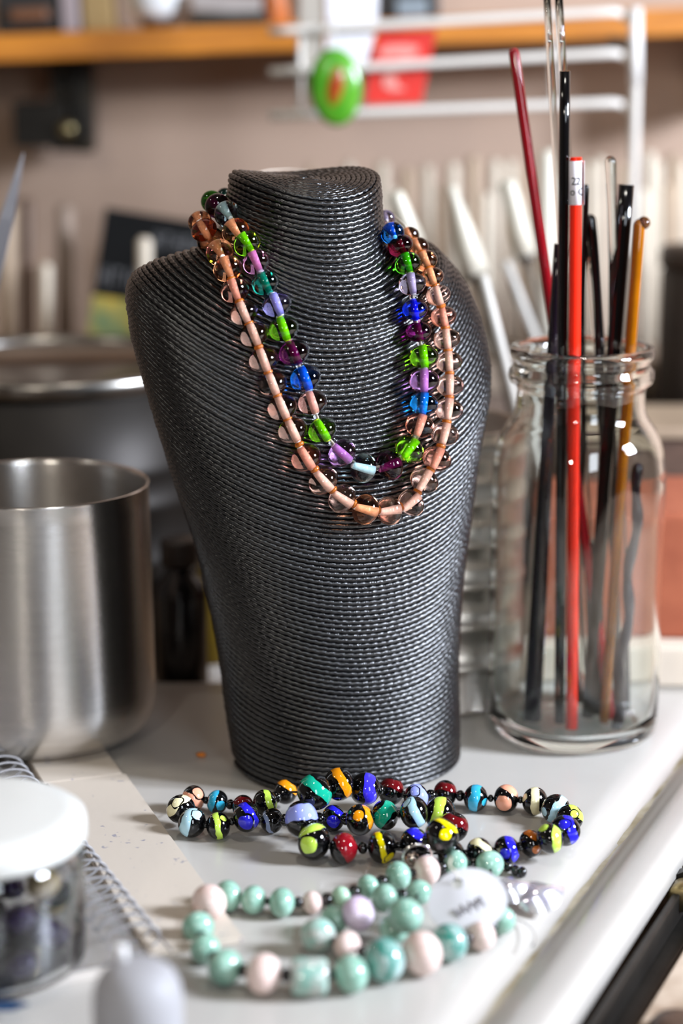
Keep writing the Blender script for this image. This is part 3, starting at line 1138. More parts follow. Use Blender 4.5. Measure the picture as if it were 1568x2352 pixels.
# ------------------------------------------------------------------ ceramic strips, notebook, front jar
tile_m = mat('speckled_ceramic', '#c2b6a8', 0.6, var=0.05, vscale=60, bump=0.15, bscale=300)
nt = tile_m.node_tree
b_ = nt.nodes['Principled BSDF']
nz = nt.nodes.new('ShaderNodeTexNoise'); nz.inputs['Scale'].default_value = 230; nz.inputs['Detail'].default_value = 2
nz2 = nt.nodes.new('ShaderNodeTexNoise'); nz2.inputs['Scale'].default_value = 30
tcn = nt.nodes.new('ShaderNodeTexCoord')
nt.links.new(tcn.outputs['Object'], nz.inputs['Vector']); nt.links.new(tcn.outputs['Object'], nz2.inputs['Vector'])
ad = nt.nodes.new('ShaderNodeMath'); ad.operation = 'MULTIPLY_ADD'; ad.inputs[1].default_value = 0.35
nt.links.new(nz2.outputs['Fac'], ad.inputs[0]); nt.links.new(nz.outputs['Fac'], ad.inputs[2])
rp = nt.nodes.new('ShaderNodeValToRGB')
rp.color_ramp.elements[0].position = 0.86; rp.color_ramp.elements[1].position = 0.92
rp.color_ramp.elements[0].color = lin('#bfb3a5'); rp.color_ramp.elements[1].color = lin('#8f8a90')
nt.links.new(ad.outputs[0], rp.inputs['Fac']); nt.links.new(rp.outputs['Color'], b_.inputs['Base Color'])
TH = 0.0028
A, B = on_z(289, 1776, TH), on_z(560, 2152, TH)
sd = (B - A).normalized()
sn = Vector((sd.y, -sd.x, 0))
if sn.x > 0: sn = -sn
Wd = 0.036
prism = [A, B, B + sn * Wd, A + sn * Wd]
t1 = prism_obj('ceramic_strip', [(p.x, p.y) for p in prism], 0.0, TH, tile_m, None, 0.0005)
tag(t1, 'front speckled beige ceramic strip lying on the tray left of the beads', 'ceramic strip')
A2 = A - sd * 0.0006 + sn * 0.0012
prism = [A2 - sd * 0.12, A2, A2 + sn * Wd, A2 + sn * Wd - sd * 0.12]
t2 = prism_obj('ceramic_strip', [(p.x, p.y) for p in prism], 0.0, TH, tile_m, None, 0.0005)
tag(t2, 'rear beige ceramic strip under the shiny steel pot', 'ceramic strip')

# coil-bound notebook: page block, clear cover, spiral rings
NBZ = 0.0
n0, n1 = on_z(2, 1697, 0.006), on_z(352, 2131, 0.006)
nd = (n1 - n0).normalized()
nl_ = Vector((nd.y, -nd.x, 0))
if nl_.x > 0: nl_ = -nl_
n0 = n0 - nd * 0.012
n1 = n1 + nd * 0.02
Lb = (n1 - n0).length
note = empty('spiral_notebook', (n0.x, n0.y, 0))
tag(note, 'coil-bound notebook with clear cover under the white-lidded jar', 'notebook')
off0 = Vector((n0.x, n0.y, 0))
e_ = n0 + nl_ * 0.0125
pg = [e_, e_ + nd * Lb, e_ + nd * Lb + nl_ * 0.13, e_ + nl_ * 0.13]
pages_m = mat('notebook_paper', '#cac2ba', 0.6, var=0.06, vscale=18)
prism_obj('pages', [(p.x - n0.x, p.y - n0.y) for p in pg], 0.0002, 0.0042, pages_m, note, 0.0)
cov = mat('clear_cover', '#e6e4e2', 0.12, trans=0.9, ior=1.25)
cvp = [n0 + nl_ * 0.009, n0 + nl_ * 0.009 + nd * Lb, n0 + nd * Lb + nl_ * 0.131, n0 + nl_ * 0.131]
cvo = prism_obj('clear_cover', [(p.x - n0.x, p.y - n0.y) for p in cvp], 0.0046, 0.0051, cov, note, 0.0)
cvo['label'] = 'clear plastic cover sheet'
edge_m = mat('cover_edge', '#77706e', 0.3, var=0.2)
tube_obj('coil_spine', [Vector((0, 0, 0.0056)), nd * Lb + Vector((0, 0, 0.0056))], 0.0005, edge_m, note, 6)
coil_m = mat('clear_coil', '#b8b6b8', 0.15, trans=0.5, ior=1.3, var=0.05)
nring = int(Lb / 0.0092)
ring_v, ring_f = tube_geo([nl_ * (0.0100 + 0.0100 * math.cos(a)) + Vector((0, 0, 0.0064 + 0.0054 * math.sin(a))) + nd * (0.0035 * a / (2 * PI)) for a in np.linspace(0, 2 * PI, 26)], 0.0005, 8)
ring_me = bpy.data.meshes.new('coil_ring')
ring_me.from_pydata([tuple(v) for v in ring_v], [], ring_f)
ring_me.polygons.foreach_set('use_smooth', np.ones(len(ring_me.polygons), dtype=bool))
ring_me.materials.append(coil_m)
for k in range(nring):
    data_obj('coil_ring', ring_me, note, nd * (0.004 + k * 0.0090))
# dark blue printed blot on the page at the corner
bp_ = on_z(10, 2310, 0.0053) - off0
V = [(bp_.x + 0.0075 * (1 + 0.2 * math.sin(3 * a)) * math.cos(a), bp_.y + 0.004 * math.sin(a), 0.00525) for a in np.linspace(0, 2 * PI, 24, endpoint=False)]
bl = mesh_obj('printed_mark', V, [tuple(range(24))], mat('blue_print', '#1c3a5c', 0.5, var=0.2, vscale=100), note, False)
bl['label'] = 'dark blue printed mark on the page'

# jar with white lid
JX = x_at(-44, -0.200, 0.03)
JY = -0.200
JS = 1.12
JZ = 0.0052
jar = empty('lidded_jar', (JX, JY, JZ))
jar.scale = (JS, JS, JS)
tag(jar, 'clear jar with a white screw lid holding dark purple glass, on the notebook', 'jar')
plastic = glass('clear_jar_plastic', '#eef0f0')
lathe_obj('jar_body', [(0, 0), (0.030, 0), (0.0318, 0.001), (0.0325, 0.003), (0.0325, 0.036), (0.031, 0.039), (0.029, 0.040), (0.029, 0.046), (0.0277, 0.046), (0.0277, 0.040),
                       (0.0300, 0.0375), (0.0311, 0.035), (0.0311, 0.004), (0.030, 0.0022), (0.028, 0.0018), (0, 0.0018)], plastic, jar, 56)
lid_m = mat('white_lid', '#cfcec8', 0.35, var=0.03, vscale=40, sss=0.1)
lidp = [(0, 0.0495), (0.026, 0.0495), (0.0310, 0.0490), (0.0332, 0.0474), (0.0336, 0.0452), (0.0336, 0.0408), (0.0330, 0.0402), (0.0312, 0.0402), (0.0312, 0.0472), (0, 0.0472)]
V, Fc = lathe(lidp, 120)
V2 = []
for (x, y, z) in V:
    r = math.hypot(x, y)
    if r > 0.0333 and 0.0405 < z < 0.048:
        k = round(math.atan2(y, x) / (2 * PI / 120))
        f = 1.0 if k % 2 == 0 else 0.988
        x, y = x * f, y * f
    V2.append((x, y, z))
lo = mesh_obj('lid', V2, Fc, lid_m, jar, True)
bm = bmesh.new(); bm.from_mesh(lo.data); bmesh.ops.recalc_face_normals(bm, faces=bm.faces); bm.to_mesh(lo.data); bm.free()
lo['label'] = 'white ribbed screw lid'
# lumps of dark glass in the jar
lump_cols = [('dark_violet_lump', '#2c2144', 0.1), ('black_lump', '#0d0c12', 0.08), ('lilac_highlight_lump', '#c9c0dc', 0.12), ('wine_lump', '#4a1a34', 0.1), ('tan_lump', '#9a8866', 0.2)]  # pale lilac lumps stand in for highlights on the dark glass
lump_m = [mat(n, c, r, coat=0.5, var=0.2, vscale=300) for n, c, r in lump_cols]
lump_n = ['dark violet', 'black', 'highlight lilac', 'wine red', 'tan']
lm = []
for mm in lump_m:
    V, Fc = lathe([(0, -0.0042), (0.0035, -0.0038), (0.0058, -0.0016), (0.0062, 0.0004), (0.0052, 0.0026), (0.003, 0.0038), (0, 0.0042)], 16)
    me = bpy.data.meshes.new('glass_lump')
    me.from_pydata(V, [], Fc); me.polygons.foreach_set('use_smooth', np.ones(len(me.polygons), dtype=bool)); me.materials.append(mm)
    lm.append(me)
seq = []
for layer in range(4):
    for k in range(7):
        a = 2 * PI * k / 7 + layer * 0.45
        seq.append((0.0235 * math.cos(a), 0.0235 * math.sin(a), 0.0065 + layer * 0.0078))
    seq.append((0.004 * math.cos(layer), 0.004 * math.sin(layer), 0.0065 + layer * 0.0078))
pick = [0, 1, 0, 1, 3, 1, 0, 1, 4, 0, 1, 2, 0, 1, 0, 1, 1, 0, 4, 1, 2, 0, 1, 0, 3, 0, 1, 2, 1, 4, 0, 1]
for k, (x, y, z) in enumerate(seq):
    o = data_obj('glass_lump', lm[pick[k]], None, (JX + x * JS, JY + y * JS, JZ + z * JS - 0.0004))
    o.rotation_euler = (random.uniform(-0.4, 0.4), random.uniform(-0.4, 0.4), random.uniform(0, 6))
    tag(o, lump_n[pick[k]] + ' rounded glass lump inside the white-lidded jar', 'glass lump', lump_n[pick[k]] + ' glass lumps in the jar')

# frosted squeeze bottle in the very front
fb = on_z(316, 2290, 0.030)
FBX, FBY = fb.x, fb.y
frost = empty('frosted_bottle', (FBX, FBY, 0.0052))
tag(frost, 'frosted grey plastic bottle with a short spout in front of the notebook', 'bottle')
fm = mat('frosted_plastic', '#b2b0b2', 0.5, trans=0.35, ior=1.3, var=0.03, vscale=60)
lathe_obj('bottle_body', [(0, 0), (0.0128, 0), (0.0140, 0.0012), (0.0142, 0.004), (0.0142, 0.024), (0.0136, 0.0285), (0.0118, 0.0325), (0.0090, 0.0350), (0.0056, 0.0362), (0, 0.0366)], fm, frost, 40)
lathe_obj('spout', [(0, 0.0360), (0.0020, 0.0360), (0.0019, 0.0405), (0.0015, 0.0415), (0, 0.0415)], mat('spout_plastic', '#e0dedd', 0.35, var=0.03), frost, 20, loc=(-0.0050, 0.003, -0.0006))

# ------------------------------------------------------------------ steel pot on the left
POT_Y = 0.045
PX = x_at(96, POT_Y, 0.05)
pot_m = mat('brushed_steel', '#dedbd8', 0.27, 1.0, aniso=0.75, bump=0.12, bscale=400, var=0.06, vscale=90, stretch=(1, 1, 6))
pot = empty('steel_pot', (PX, POT_Y, TH))
tag(pot, 'shiny brushed steel pot with a rounded base on the rear ceramic strip', 'pot')
pr = [(0, 0), (0.036, 0), (0.043, 0.0016), (0.0485, 0.0060), (0.0515, 0.0120), (0.0525, 0.020), (0.0520, 0.060), (0.0510, 0.1185), (0.0514, 0.1195), (0.0510, 0.1202),
      (0.0502, 0.1195), (0.0500, 0.1180), (0.0508, 0.060), (0.0513, 0.020), (0.0503, 0.0125), (0.0475, 0.0072), (0.042, 0.0030), (0.036, 0.0014), (0, 0.0014)]
pr2 = []
for (a, b), (c, d) in zip(pr, pr[1:]):
    nseg = 1 if abs(b - d) < 0.012 else 8
    for k in range(nseg):
        pr2.append((a + (c - a) * k / nseg, b + (d - b) * k / nseg))
pr2.append(pr[-1])
lathe_obj('pot_body', pr2, pot_m, pot, 96)

# ------------------------------------------------------------------ glass jar of rods on the right
JARX, JARY = x_at(1312, 0.054, 0.0), 0.054
gj = None
outer = [(0, 0.0022), (0.020, 0.0016), (0.030, 0.0), (0.0350, 0.0008), (0.0378, 0.0040), (0.0388, 0.010), (0.0390, 0.030), (0.0389, 0.080), (0.0388, 0.122), (0.0387, 0.130), (0.0380, 0.1365), (0.0366, 0.1420),
         (0.0345, 0.1465), (0.0320, 0.1500), (0.0303, 0.1528), (0.0295, 0.1560), (0.0292, 0.1640), (0.0300, 0.1665), (0.0322, 0.1680), (0.0330, 0.1705), (0.0328, 0.1735), (0.0312, 0.1755), (0.0312, 0.1775), (0.0326, 0.1790), (0.0330, 0.1815), (0.0322, 0.1838), (0.0302, 0.1846)]
inner = [(0.0280, 0.1838), (0.0266, 0.1800), (0.0264, 0.1600), (0.0268, 0.1550), (0.0282, 0.1510), (0.0305, 0.1475), (0.0328, 0.1440), (0.0346, 0.1395), (0.0357, 0.1340), (0.0362, 0.1270), (0.0363, 0.080), (0.0363, 0.030), (0.0360, 0.014), (0.0345, 0.0085), (0.030, 0.0062), (0.018, 0.0068), (0, 0.0074)]
ex = []
for (r, z) in outer + inner:
    k = 1.0 if z < 0.12 else max(0.0, 1 - (z - 0.12) / 0.034)
    k = k * k * (3 - 2 * k)
    ex.append(2.0 + 0.3 * k if r > 0.02 else 2.0)
jar_glass = mat('jar_glass', '#f1f5f2', 0.0, trans=1.0, ior=1.48)
gj = lathe_obj('glass_jar', outer + inner, jar_glass, None, 72, (JARX, JARY, 0.0002), expo=ex, rot=(0, 0, math.radians(20)))
tag(gj, 'clear wide-mouth glass jar on the tray full of coloured glass rods', 'jar')


def rod_pts(top, ytop, xbot, ybot, n=14, bend=None, zb=0.0085):
    t = on_y(top[0], top[1], JARY + ytop)
    b = Vector((x_at(xbot, JARY + ybot, zb), JARY + ybot, zb))
    pts = [b.lerp(t, k / (n - 1)) for k in range(n)]
    if bend:
        pts = [p + Vector((bend(k / (n - 1)), 0, 0)) for k, p in enumerate(pts)]
    return pts


def rod(label, top, ytop, xbot, ybot, wpx, m, name='glass_rod', rad_f=None, bend=None, n=14, flat_top=True, zb=0.0085):
    pts = rod_pts(top, ytop, xbot, ybot, n, bend, zb)
    r = wpx / 2 * depth(pts[-1]) / F
    rad = [r * (rad_f(k / (n - 1)) if rad_f else 1.0) for k in range(n)]
    if not flat_top:
        t = (pts[-1] - pts[-2]).normalized()
        rl = rad[-1]
        for f, h in ((0.87, 0.5), (0.5, 0.87), (0.12, 1.0)):
            pts.append(pts[n - 1] + t * rl * h); rad.append(rl * f)
    o = tube_obj(name, pts, rad, m, None, 16)
    if label:
        tag(o, label, 'glass rod', 'glass rods in the jar')
    return o


red_d = mat('dark_red_rod', '#9c0f1c', 0.12, coat=0.5, var=0.1, vscale=60)
red_o = mat('orange_red_rod', '#f0260a', 0.25, coat=0.2, var=0.08, vscale=60)
blk_r = mat('black_rod', '#0a090a', 0.10, coat=0.4, var=0.2, vscale=80)
pur_r = mat('purple_black_rod', '#170e18', 0.15, coat=0.4, var=0.3, vscale=80, bump=0.5, bscale=300)
amb_r = mat('amber_rod', '#a86208', 0.10, trans=0.25, coat=0.4, var=0.2, vscale=80)
clr_r = glass('clear_rod', '#eef2f0')
gry_r = mat('smoky_rod', '#2c2826', 0.12, coat=0.4, var=0.3, vscale=60)

rod('dark red glass rod with a melted round tip, tallest of the red rods', (1180, 122), 0.014, 1402, -0.008, 25, red_d, flat_top=False)
rod('slim black glass rod with a cut flat end beside the paper-labelled rod', (1297, 163), -0.016, 1284, -0.014, 25, blk_r)
rod('thick purple-black glass rod behind the slim black one', (1282, 560), -0.006, 1222, -0.010, 30, pur_r, rad_f=lambda s: 1.45 - 0.75 * s)
o = empty('labelled_rod', (0, 0, 0))
pts = rod_pts((1322, 361), -0.019, 1312, -0.022)
o.location = pts[0]
base = pts[0].copy()
r = 14 * depth(pts[-1]) / F
tag(o, 'bright orange-red glass rod with a white paper label at its top', 'glass rod', 'glass rods in the jar')
tube_obj('rod', [p - base for p in pts], r, red_o, o, 18)
# paper label
axis = (pts[-1] - pts[0]).normalized()
tl = pts[-1] - axis * (8 / 5.15e3)
bl_ = on_y(1319, 470, JARY - 0.0192)
Ls = (tl - bl_).dot(axis)
bl_ = tl - axis * Ls
seg = 22
e1 = (RT - axis * RT.dot(axis)).normalized()
e2 = axis.cross(e1)            # points away from the camera or towards it
if e2.dot(CAM - tl) < 0: e2 = -e2
V, Fc = [], []
rr_ = r + 0.00025
NA = 40
for k in range(NA):
    a = 0.2 + (2 * PI + 0.35) * k / (NA - 1)
    ro = rr_ + 0.00018 * k / (NA - 1)
    if k > NA - 6: ro += 0.00022 * (k - NA + 6)
    dvec = e1 * (math.cos(a) * ro) - e2 * (math.sin(a) * ro) * -1
    V += [bl_ + dvec - base, tl + dvec - base]
for k in range(NA - 1):
    Fc.append((2 * k, 2 * k + 1, 2 * k + 3, 2 * k + 2))
lab = mesh_obj('paper_label', V, Fc, mat('label_paper', '#e4dfe6', 0.7, var=0.04, vscale=500), o, True)
lab['label'] = 'white paper label with print'
md = lab.modifiers.new('thick', 'SOLIDIFY'); md.thickness = 0.0001


def wrap_text(s, height, up_off, x0, parent):
    cu = bpy.data.curves.new('print', 'FONT')
    cu.body = s
    cu.size = height
    cu.resolution_u = 3
    ob = bpy.data.objects.new('print', cu)
    COL.objects.link(ob)
    dg = bpy.context.evaluated_depsgraph_get()
    me = bpy.data.meshes.new_from_object(ob.evaluated_get(dg))
    bpy.data.objects.remove(ob)
    rt_ = r + 0.00062
    for v in me.vertices:
        a = (x0 + v.co.x) / rt_
        p = bl_ + axis * (up_off + v.co.y) + e1 * (math.sin(a) * rt_) + e2 * (math.cos(a) * rt_) - base
        v.co = p
    me.materials.clear()
    me.materials.append(mat('label_ink', '#1c261e', 0.7, var=0.1))
    return data_obj('label_print', me, parent)


mm_ = depth(tl) / F
t_ = wrap_text('22', 25 * mm_, 46 * mm_, -13 * mm_, o); t_['label'] = 'printed number 22'
t_ = wrap_text('o C', 25 * mm_, 22 * mm_, -16 * mm_, o); t_['label'] = 'printed letters o C'

rod('clear glass rod, leftmost of the clear rods, running out of the frame', (1254, -40), 0.006, 1345, 0.006, 17, clr_r)
rod('clear glass rod close behind the black rod, running out of the frame', (1281, -40), 0.004, 1372, 0.012, 19, clr_r)
rod('short clear glass rod with a drawn grey core and a ball at its top', (1401, 372), -0.004, 1440, 0.004, 22, clr_r, rad_f=lambda s: 1.0 + (0.25 if s > 0.985 else 0.0), flat_top=False)
rod('thin smoky dark glass rod inside the mouth beside the ball-topped clear rod', (1399, 450), 0.000, 1416, 0.002, 22, gry_r, rad_f=lambda s: 1.0 if s < 0.55 else 1.0 - 1.9 * (s - 0.55))
rod('thick black glass rod with a flat cut end beside the amber one', (1438, 424), 0.000, 1348, -0.006, 38, blk_r, rad_f=lambda s: 0.8 + 0.2 * s)
o2 = rod('amber glass rod with a hooked melted tip', (1468, 516), -0.006, 1385, -0.014, 27, amb_r, rad_f=lambda s: 0.85 + 0.15 * s, flat_top=False)
bm = bmesh.new()
bmesh.ops.create_icosphere(bm, subdivisions=2, radius=0.0030)
am_t = bm_obj('melted_tip', bm, mat('amber_tip', '#6a3c0c', 0.05, trans=0.5, var=0.2), o2, True, on_y(1478, 512, JARY - 0.006))
am_t['label'] = 'darker melted tip'
rod('lumpy bent black glass rod behind the orange-red rod', (1352, 505), 0.008, 1436, 0.010, 24, blk_r, bend=lambda s: 0.0016 * math.sin(9 * s) * s, rad_f=lambda s: 0.85 + 0.25 * math.sin(11 * s) ** 2, n=30, flat_top=False)
rod('very thin black glass stringer behind the paper label', (1343, 430), 0.004, 1330, 0.014, 14, blk_r, bend=lambda s: 0.0006 * math.sin(14 * s), n=24, flat_top=False)
rod('slim clear glass rod behind the lumpy black one', (1352, 560), 0.012, 1425, 0.016, 15, clr_r)
rod('short twisted purple-black glass rod standing wholly inside the jar', (1468, 1075), -0.010, 1412, -0.024, 24, pur_r, bend=lambda s: 0.0012 * math.sin(18 * s), rad_f=lambda s: 1.0 + 0.15 * math.sin(40 * s), n=40, flat_top=False)
rod('short grey glass rod with white band low in the jar', (1360, 1240), 0.002, 1372, 0.000, 40, gry_r)

# ------------------------------------------------------------------ behind: ribbed can, brick, slab, block
can_c = Vector((x_at(1012, 0.108, 0), 0.108, 0.0))
chrome = mat('chromed_tin', '#b8aea4', 0.38, 1.0, var=0.1, vscale=60, bump=0.05, bscale=120)
can = empty('ribbed_can', can_c)
tag(can, 'shiny ribbed tin can half hidden between the bust and the glass jar', 'can')
pr = [(0, 0), (0.036, 0), (0.0378, 0.0012), (0.0378, 0.003), (0.0372, 0.005), (0.0372, 0.019)]
for k in range(6):
    zc = 0.024 + k * 0.0205
    for a in np.linspace(-PI / 2, PI / 2, 7):
        pr.append((0.0372 + 0.0014 * math.cos(a), zc + 0.0022 * math.sin(a)))
pr += [(0.0372, 0.136), (0.0380, 0.1375), (0.0380, 0.139), (0.037, 0.1395), (0.0362, 0.138), (0.0362, 0.002), (0, 0.002)]
lathe_obj('can_body', pr, chrome, can, 64)

terra = mat('terracotta_brick', '#a05638', 0.85, var=0.25, vscale=28, col2='#8a442a', bump=0.5, bscale=160)
slab_m = mat('kiln_slab', '#cfc0ae', 0.7, var=0.1, vscale=30, bump=0.2, bscale=150)
sy0 = 0.118
sl_x = x_at(1205, sy0, 0.01)
ks = bm_obj('kiln_slab', box_bm(0.20, 0.10, 0.0205, 0.0012), slab_m, None, False, (sl_x + 0.10, sy0 + 0.05, 0.0), (0, 0, math.radians(-3)))
tag(ks, 'pale beige kiln slab behind the glass jar under the orange brick', 'slab')
bk = bm_obj('fire_brick', box_bm(0.21, 0.09, 0.066, 0.0025), terra, None, False, (sl_x + 0.110, sy0 + 0.060, 0.0205), (0, 0, math.radians(-3)))
tag(bk, 'orange terracotta brick on the beige slab behind the glass jar', 'brick')
wb_m = mat('dark_wood', '#5a4234', 0.6, var=0.3, vscale=30, stretch=(1, 1, 5))
wbx = x_at(1400, 0.29, 0.1)
wbk = empty('wooden_box', (wbx + 0.07, 0.30, BENCH))
tag(wbk, 'brown wooden box with a pale lid behind the orange brick', 'box')
bm_obj('box_body', box_bm(0.20, 0.07, 0.125, 0.001), wb_m, wbk, False)
bm_obj('box_lid', box_bm(0.206, 0.076, 0.006, 0.001), mat('pale_wood', '#a08a72', 0.6, var=0.2, vscale=40), wbk, False, (0, 0, 0.125))
dkb = empty('dark_canister', (x_at(1618, 0.375, 0.15), 0.377, BENCH))
tag(dkb, 'dark brown canister at the picture edge behind the wooden box', 'canister')
dkm = mat('dark_canister', '#2e241d', 0.5, var=0.3, vscale=30)
lathe_obj('canister_body', [(0, 0), (0.026, 0), (0.0275, 0.002), (0.0275, 0.205), (0.026, 0.209), (0, 0.209)], dkm, dkb, 32)
lathe_obj('canister_lid', [(0, 0.209), (0.0285, 0.209), (0.0285, 0.219), (0.027, 0.221), (0, 0.221)], mat('canister_lid', '#3c3028', 0.45, var=0.2), dkb, 32)

# ------------------------------------------------------------------ left background: big dark can, bottle, book
bc = Vector((x_at(130, 0.28, 0.1), 0.28, BENCH))
oldtin = mat('old_dark_tin', '#26221e', 0.5, 0.6, var=0.55, vscale=14, col2='#241f1b', bump=0.15, bscale=60)
rimtin = mat('bright_tin_rim', '#a8a39c', 0.28, 1.0, var=0.2, vscale=40)
bcan = empty('large_tin', bc)
tag(bcan, 'large dark dented tin with a bright rim behind the steel pot', 'tin')
HB = 0.168
pr = [(0, 0), (0.082, 0), (0.084, 0.002), (0.083, 0.006), (0.083, 0.060), (0.0845, 0.063), (0.083, 0.066), (0.083, 0.092), (0.0855, 0.095), (0.083, 0.098), (0.083, 0.112), (0.0850, 0.115), (0.083, 0.118), (0.083, HB - 0.006),
      (0.0815, HB - 0.006), (0.0815, 0.004), (0, 0.004)]
lathe_obj('tin_body', pr, oldtin, bcan, 72)
lathe_obj('tin_lid', [(0, HB - 0.006), (0.080, HB - 0.006), (0.0812, HB - 0.003), (0.0812, HB - 0.008), (0, HB - 0.008)], rimtin, bcan, 72)
lathe_obj('tin_rim', [(0.0812, HB - 0.010), (0.084, HB - 0.010), (0.0862, HB - 0.006), (0.0866, HB - 0.002), (0.085, HB + 0.001), (0.0825, HB), (0.0812, HB - 0.004)], rimtin, bcan, 72, closed=True)
db = Vector((x_at(412, 0.155, 0.05), 0.155, BENCH))
dbo = empty('dark_bottle', db)
tag(dbo, 'small black bottle standing between the steel pot and the bust', 'bottle')
bot_m = mat('black_bottle', '#0f0b0c', 0.15, var=0.3, vscale=60, coat=0.3)
lathe_obj('bottle_body', [(0, 0), (0.0125, 0), (0.0138, 0.0015), (0.0140, 0.004), (0.0140, 0.064), (0.0125, 0.071), (0.009, 0.075), (0.0075, 0.078), (0.0075, 0.081), (0, 0.081)], bot_m, dbo, 36)
lathe_obj('bottle_cap', [(0, 0.081), (0.0092, 0.081), (0.0096, 0.082), (0.0096, 0.093), (0.009, 0.0945), (0, 0.095)], mat('bottle_cap', '#2a201c', 0.4, var=0.2), dbo, 30)
yb = Vector((x_at(478, 0.20, 0.05), 0.205, BENCH))
ybo = empty('paint_tube', yb)
tag(ybo, 'yellow and white paint tube just showing beside the bust', 'tube')
lathe_obj('tube_body', [(0, 0.012), (0.007, 0.012), (0.0075, 0.014), (0.0078, 0.060), (0.003, 0.075), (0, 0.075)], mat('yellow_tube', '#7a6214', 0.4, var=0.2, vscale=60), ybo, 24)
lathe_obj('tube_cap', [(0, 0), (0.0072, 0), (0.0076, 0.001), (0.0070, 0.012), (0, 0.012)], mat('white_cap', '#c8c0b8', 0.4, var=0.05), ybo, 24)
# leaning book with black cover and a colourful foot
bk_y = 0.44
book = empty('black_book', on_y(330, 815, bk_y))
book.rotation_euler = (math.radians(-8), math.radians(9), 0)
tag(book, 'black covered booklet with grey lettering and a colourful foot behind the bust shoulder', 'book')
DPX = depth(on_y(330, 650, bk_y)) / F
bw, bh = 270 * DPX, 320 * DPX
bm_obj('cover', box_bm(bw, 0.008, bh, 0.0008), mat('black_cover', '#0c0c0c', 0.8, spec=0.15, var=0.2, vscale=60), book, False)
pic_m = mat('printed_picture', '#b8982c', 0.5, vscale=38, col2='#4a6a4c', vdetail=6.0)
bm_obj('printed_picture', box_bm(bw * 0.99, 0.0012, bh * 0.36, 0.0), pic_m, book, False, (0, -0.0042, 0.001))
let_m = mat('grey_lettering', '#5a5a5c', 0.5, var=0.1, vscale=100)


def letters(z0, hh, x0, cnt, ww):
    ps = []
    for k in range(cnt):
        cx_ = x0 + k * ww
        kind = k % 4
        hh2 = hh
        ps.append(box_geo(cx_ - ww * 0.28, -0.0043, z0, ww * 0.16, 0.0008, hh2))
        if kind != 1:
            ps.append(box_geo(cx_ + ww * 0.2, -0.0043, z0, ww * 0.16, 0.0008, hh2))
        ps.append(box_geo(cx_, -0.0043, z0 + (0.4 if kind % 2 else 0.0) * hh, ww * 0.5, 0.0008, hh * 0.16))
    return join_geo(ps)


V, Fc = letters(bh * 0.52, bh * 0.13, -bw * 0.42, 6, bw * 0.11)
mesh_obj('lettering', V, Fc, let_m, book, False)
V, Fc = letters(bh * 0.83, bh * 0.11, -bw * 0.02, 6, bw * 0.085)
mesh_obj('lettering', V, Fc, let_m, book, False)
# a ledge that carries the book and the mandrel block
ledge_m = mat('ledge_wood', '#a08468', 0.65, var=0.25, vscale=20, stretch=(6, 1, 1))
lz = on_y(330, 822, bk_y).z - 0.002
ld = empty('back_ledge', (-0.21, 0.47, BENCH))
tag(ld, 'low wooden ledge at the wall behind the large tin', 'ledge')
bm_obj('ledge_board', box_bm(0.30, 0.16, 0.012, 0.001), ledge_m, ld, False, (0, 0, lz - BENCH - 0.012))
for sx in (-0.135, 0.135):
    bm_obj('ledge_post', box_bm(0.02, 0.14, lz - BENCH - 0.012, 0.001), ledge_m, ld, False, (sx, 0, 0))
white_rod = mat('white_coated_rod', '#c2b5a2', 0.6, var=0.1, vscale=40)
beige_rod = mat('beige_coated_rod', '#a8927a', 0.65, var=0.15, vscale=40)
brown_rod = mat('brown_stick', '#5a4434', 0.6, var=0.2, vscale=40)


def stick(label, x, ytop, ybot, wpx, Y, m, group=None, xb=None, name='coated_rod', cat='rod', z_bot=None):
    t = on_y(x, ytop, Y)
    b = on_y(xb if xb is not None else x, ybot, Y)
    if z_bot is not None:
        b.z = z_bot
    r = wpx / 2 * depth(t) / F
    pts = [b, b.lerp(t, 0.5), t - (t - b).normalized() * r * 0.5, t]
    o = tube_obj(name, pts, [r, r, r, r * 0.6], m, None, 12)
    return tag(o, label, cat, group)


stick('slim white rod before the black booklet', 331, 545, 815, 36, 0.435 - 0.03, white_rod, z_bot=lz)
stick('short white rod standing alone above the large tin at the left', 105, 605, 815, 30, 0.46, white_rod, z_bot=lz)
stick('dark brown stick standing in for a shadow band beside the short white rod', 62, 455, 815, 34, 0.47, brown_rod, name='wooden_stick', cat='stick', z_bot=lz)  # shade of the brown shadow band, put into a dark stick
stick('pale beige wooden stick at the left picture edge', 18, 470, 815, 44, 0.47, beige_rod, name='wooden_stick', cat='stick', z_bot=lz)
stick('greyish brown wooden stick near the booklet', 150, 470, 815, 40, 0.49, mat('grey_stick', '#8a7768', 0.65, var=0.15), name='wooden_stick', cat='stick', z_bot=lz)
# pointed steel tool at the left edge
SPY = 0.15
tp, tb = on_y(54, 352, SPY), on_y(-40, 720, SPY)
low = tb + (tb - tp) * ((tb.z - BENCH) / (tp.z - tb.z))
SB = Vector((low.x, SPY, BENCH))
spike = empty('pointed_tool', SB)
tag(spike, 'grey steel pointed tool standing beside the large tin at the left edge', 'tool')
DP = depth(tp) / F
tube_obj('blade', [tb.lerp(tp, s) - SB for s in (0, 0.3, 0.6, 0.85, 1.0)], [26 * DP, 25 * DP, 20 * DP, 10 * DP, 2.5 * DP],
         mat('grey_steel', '#8f9099', 0.45, 0.8, var=0.1), spike, 4, smooth=False)
tube_obj('handle', [Vector((0, 0, 0.0)), tb - SB], 0.008, brown_rod, spike, 14)

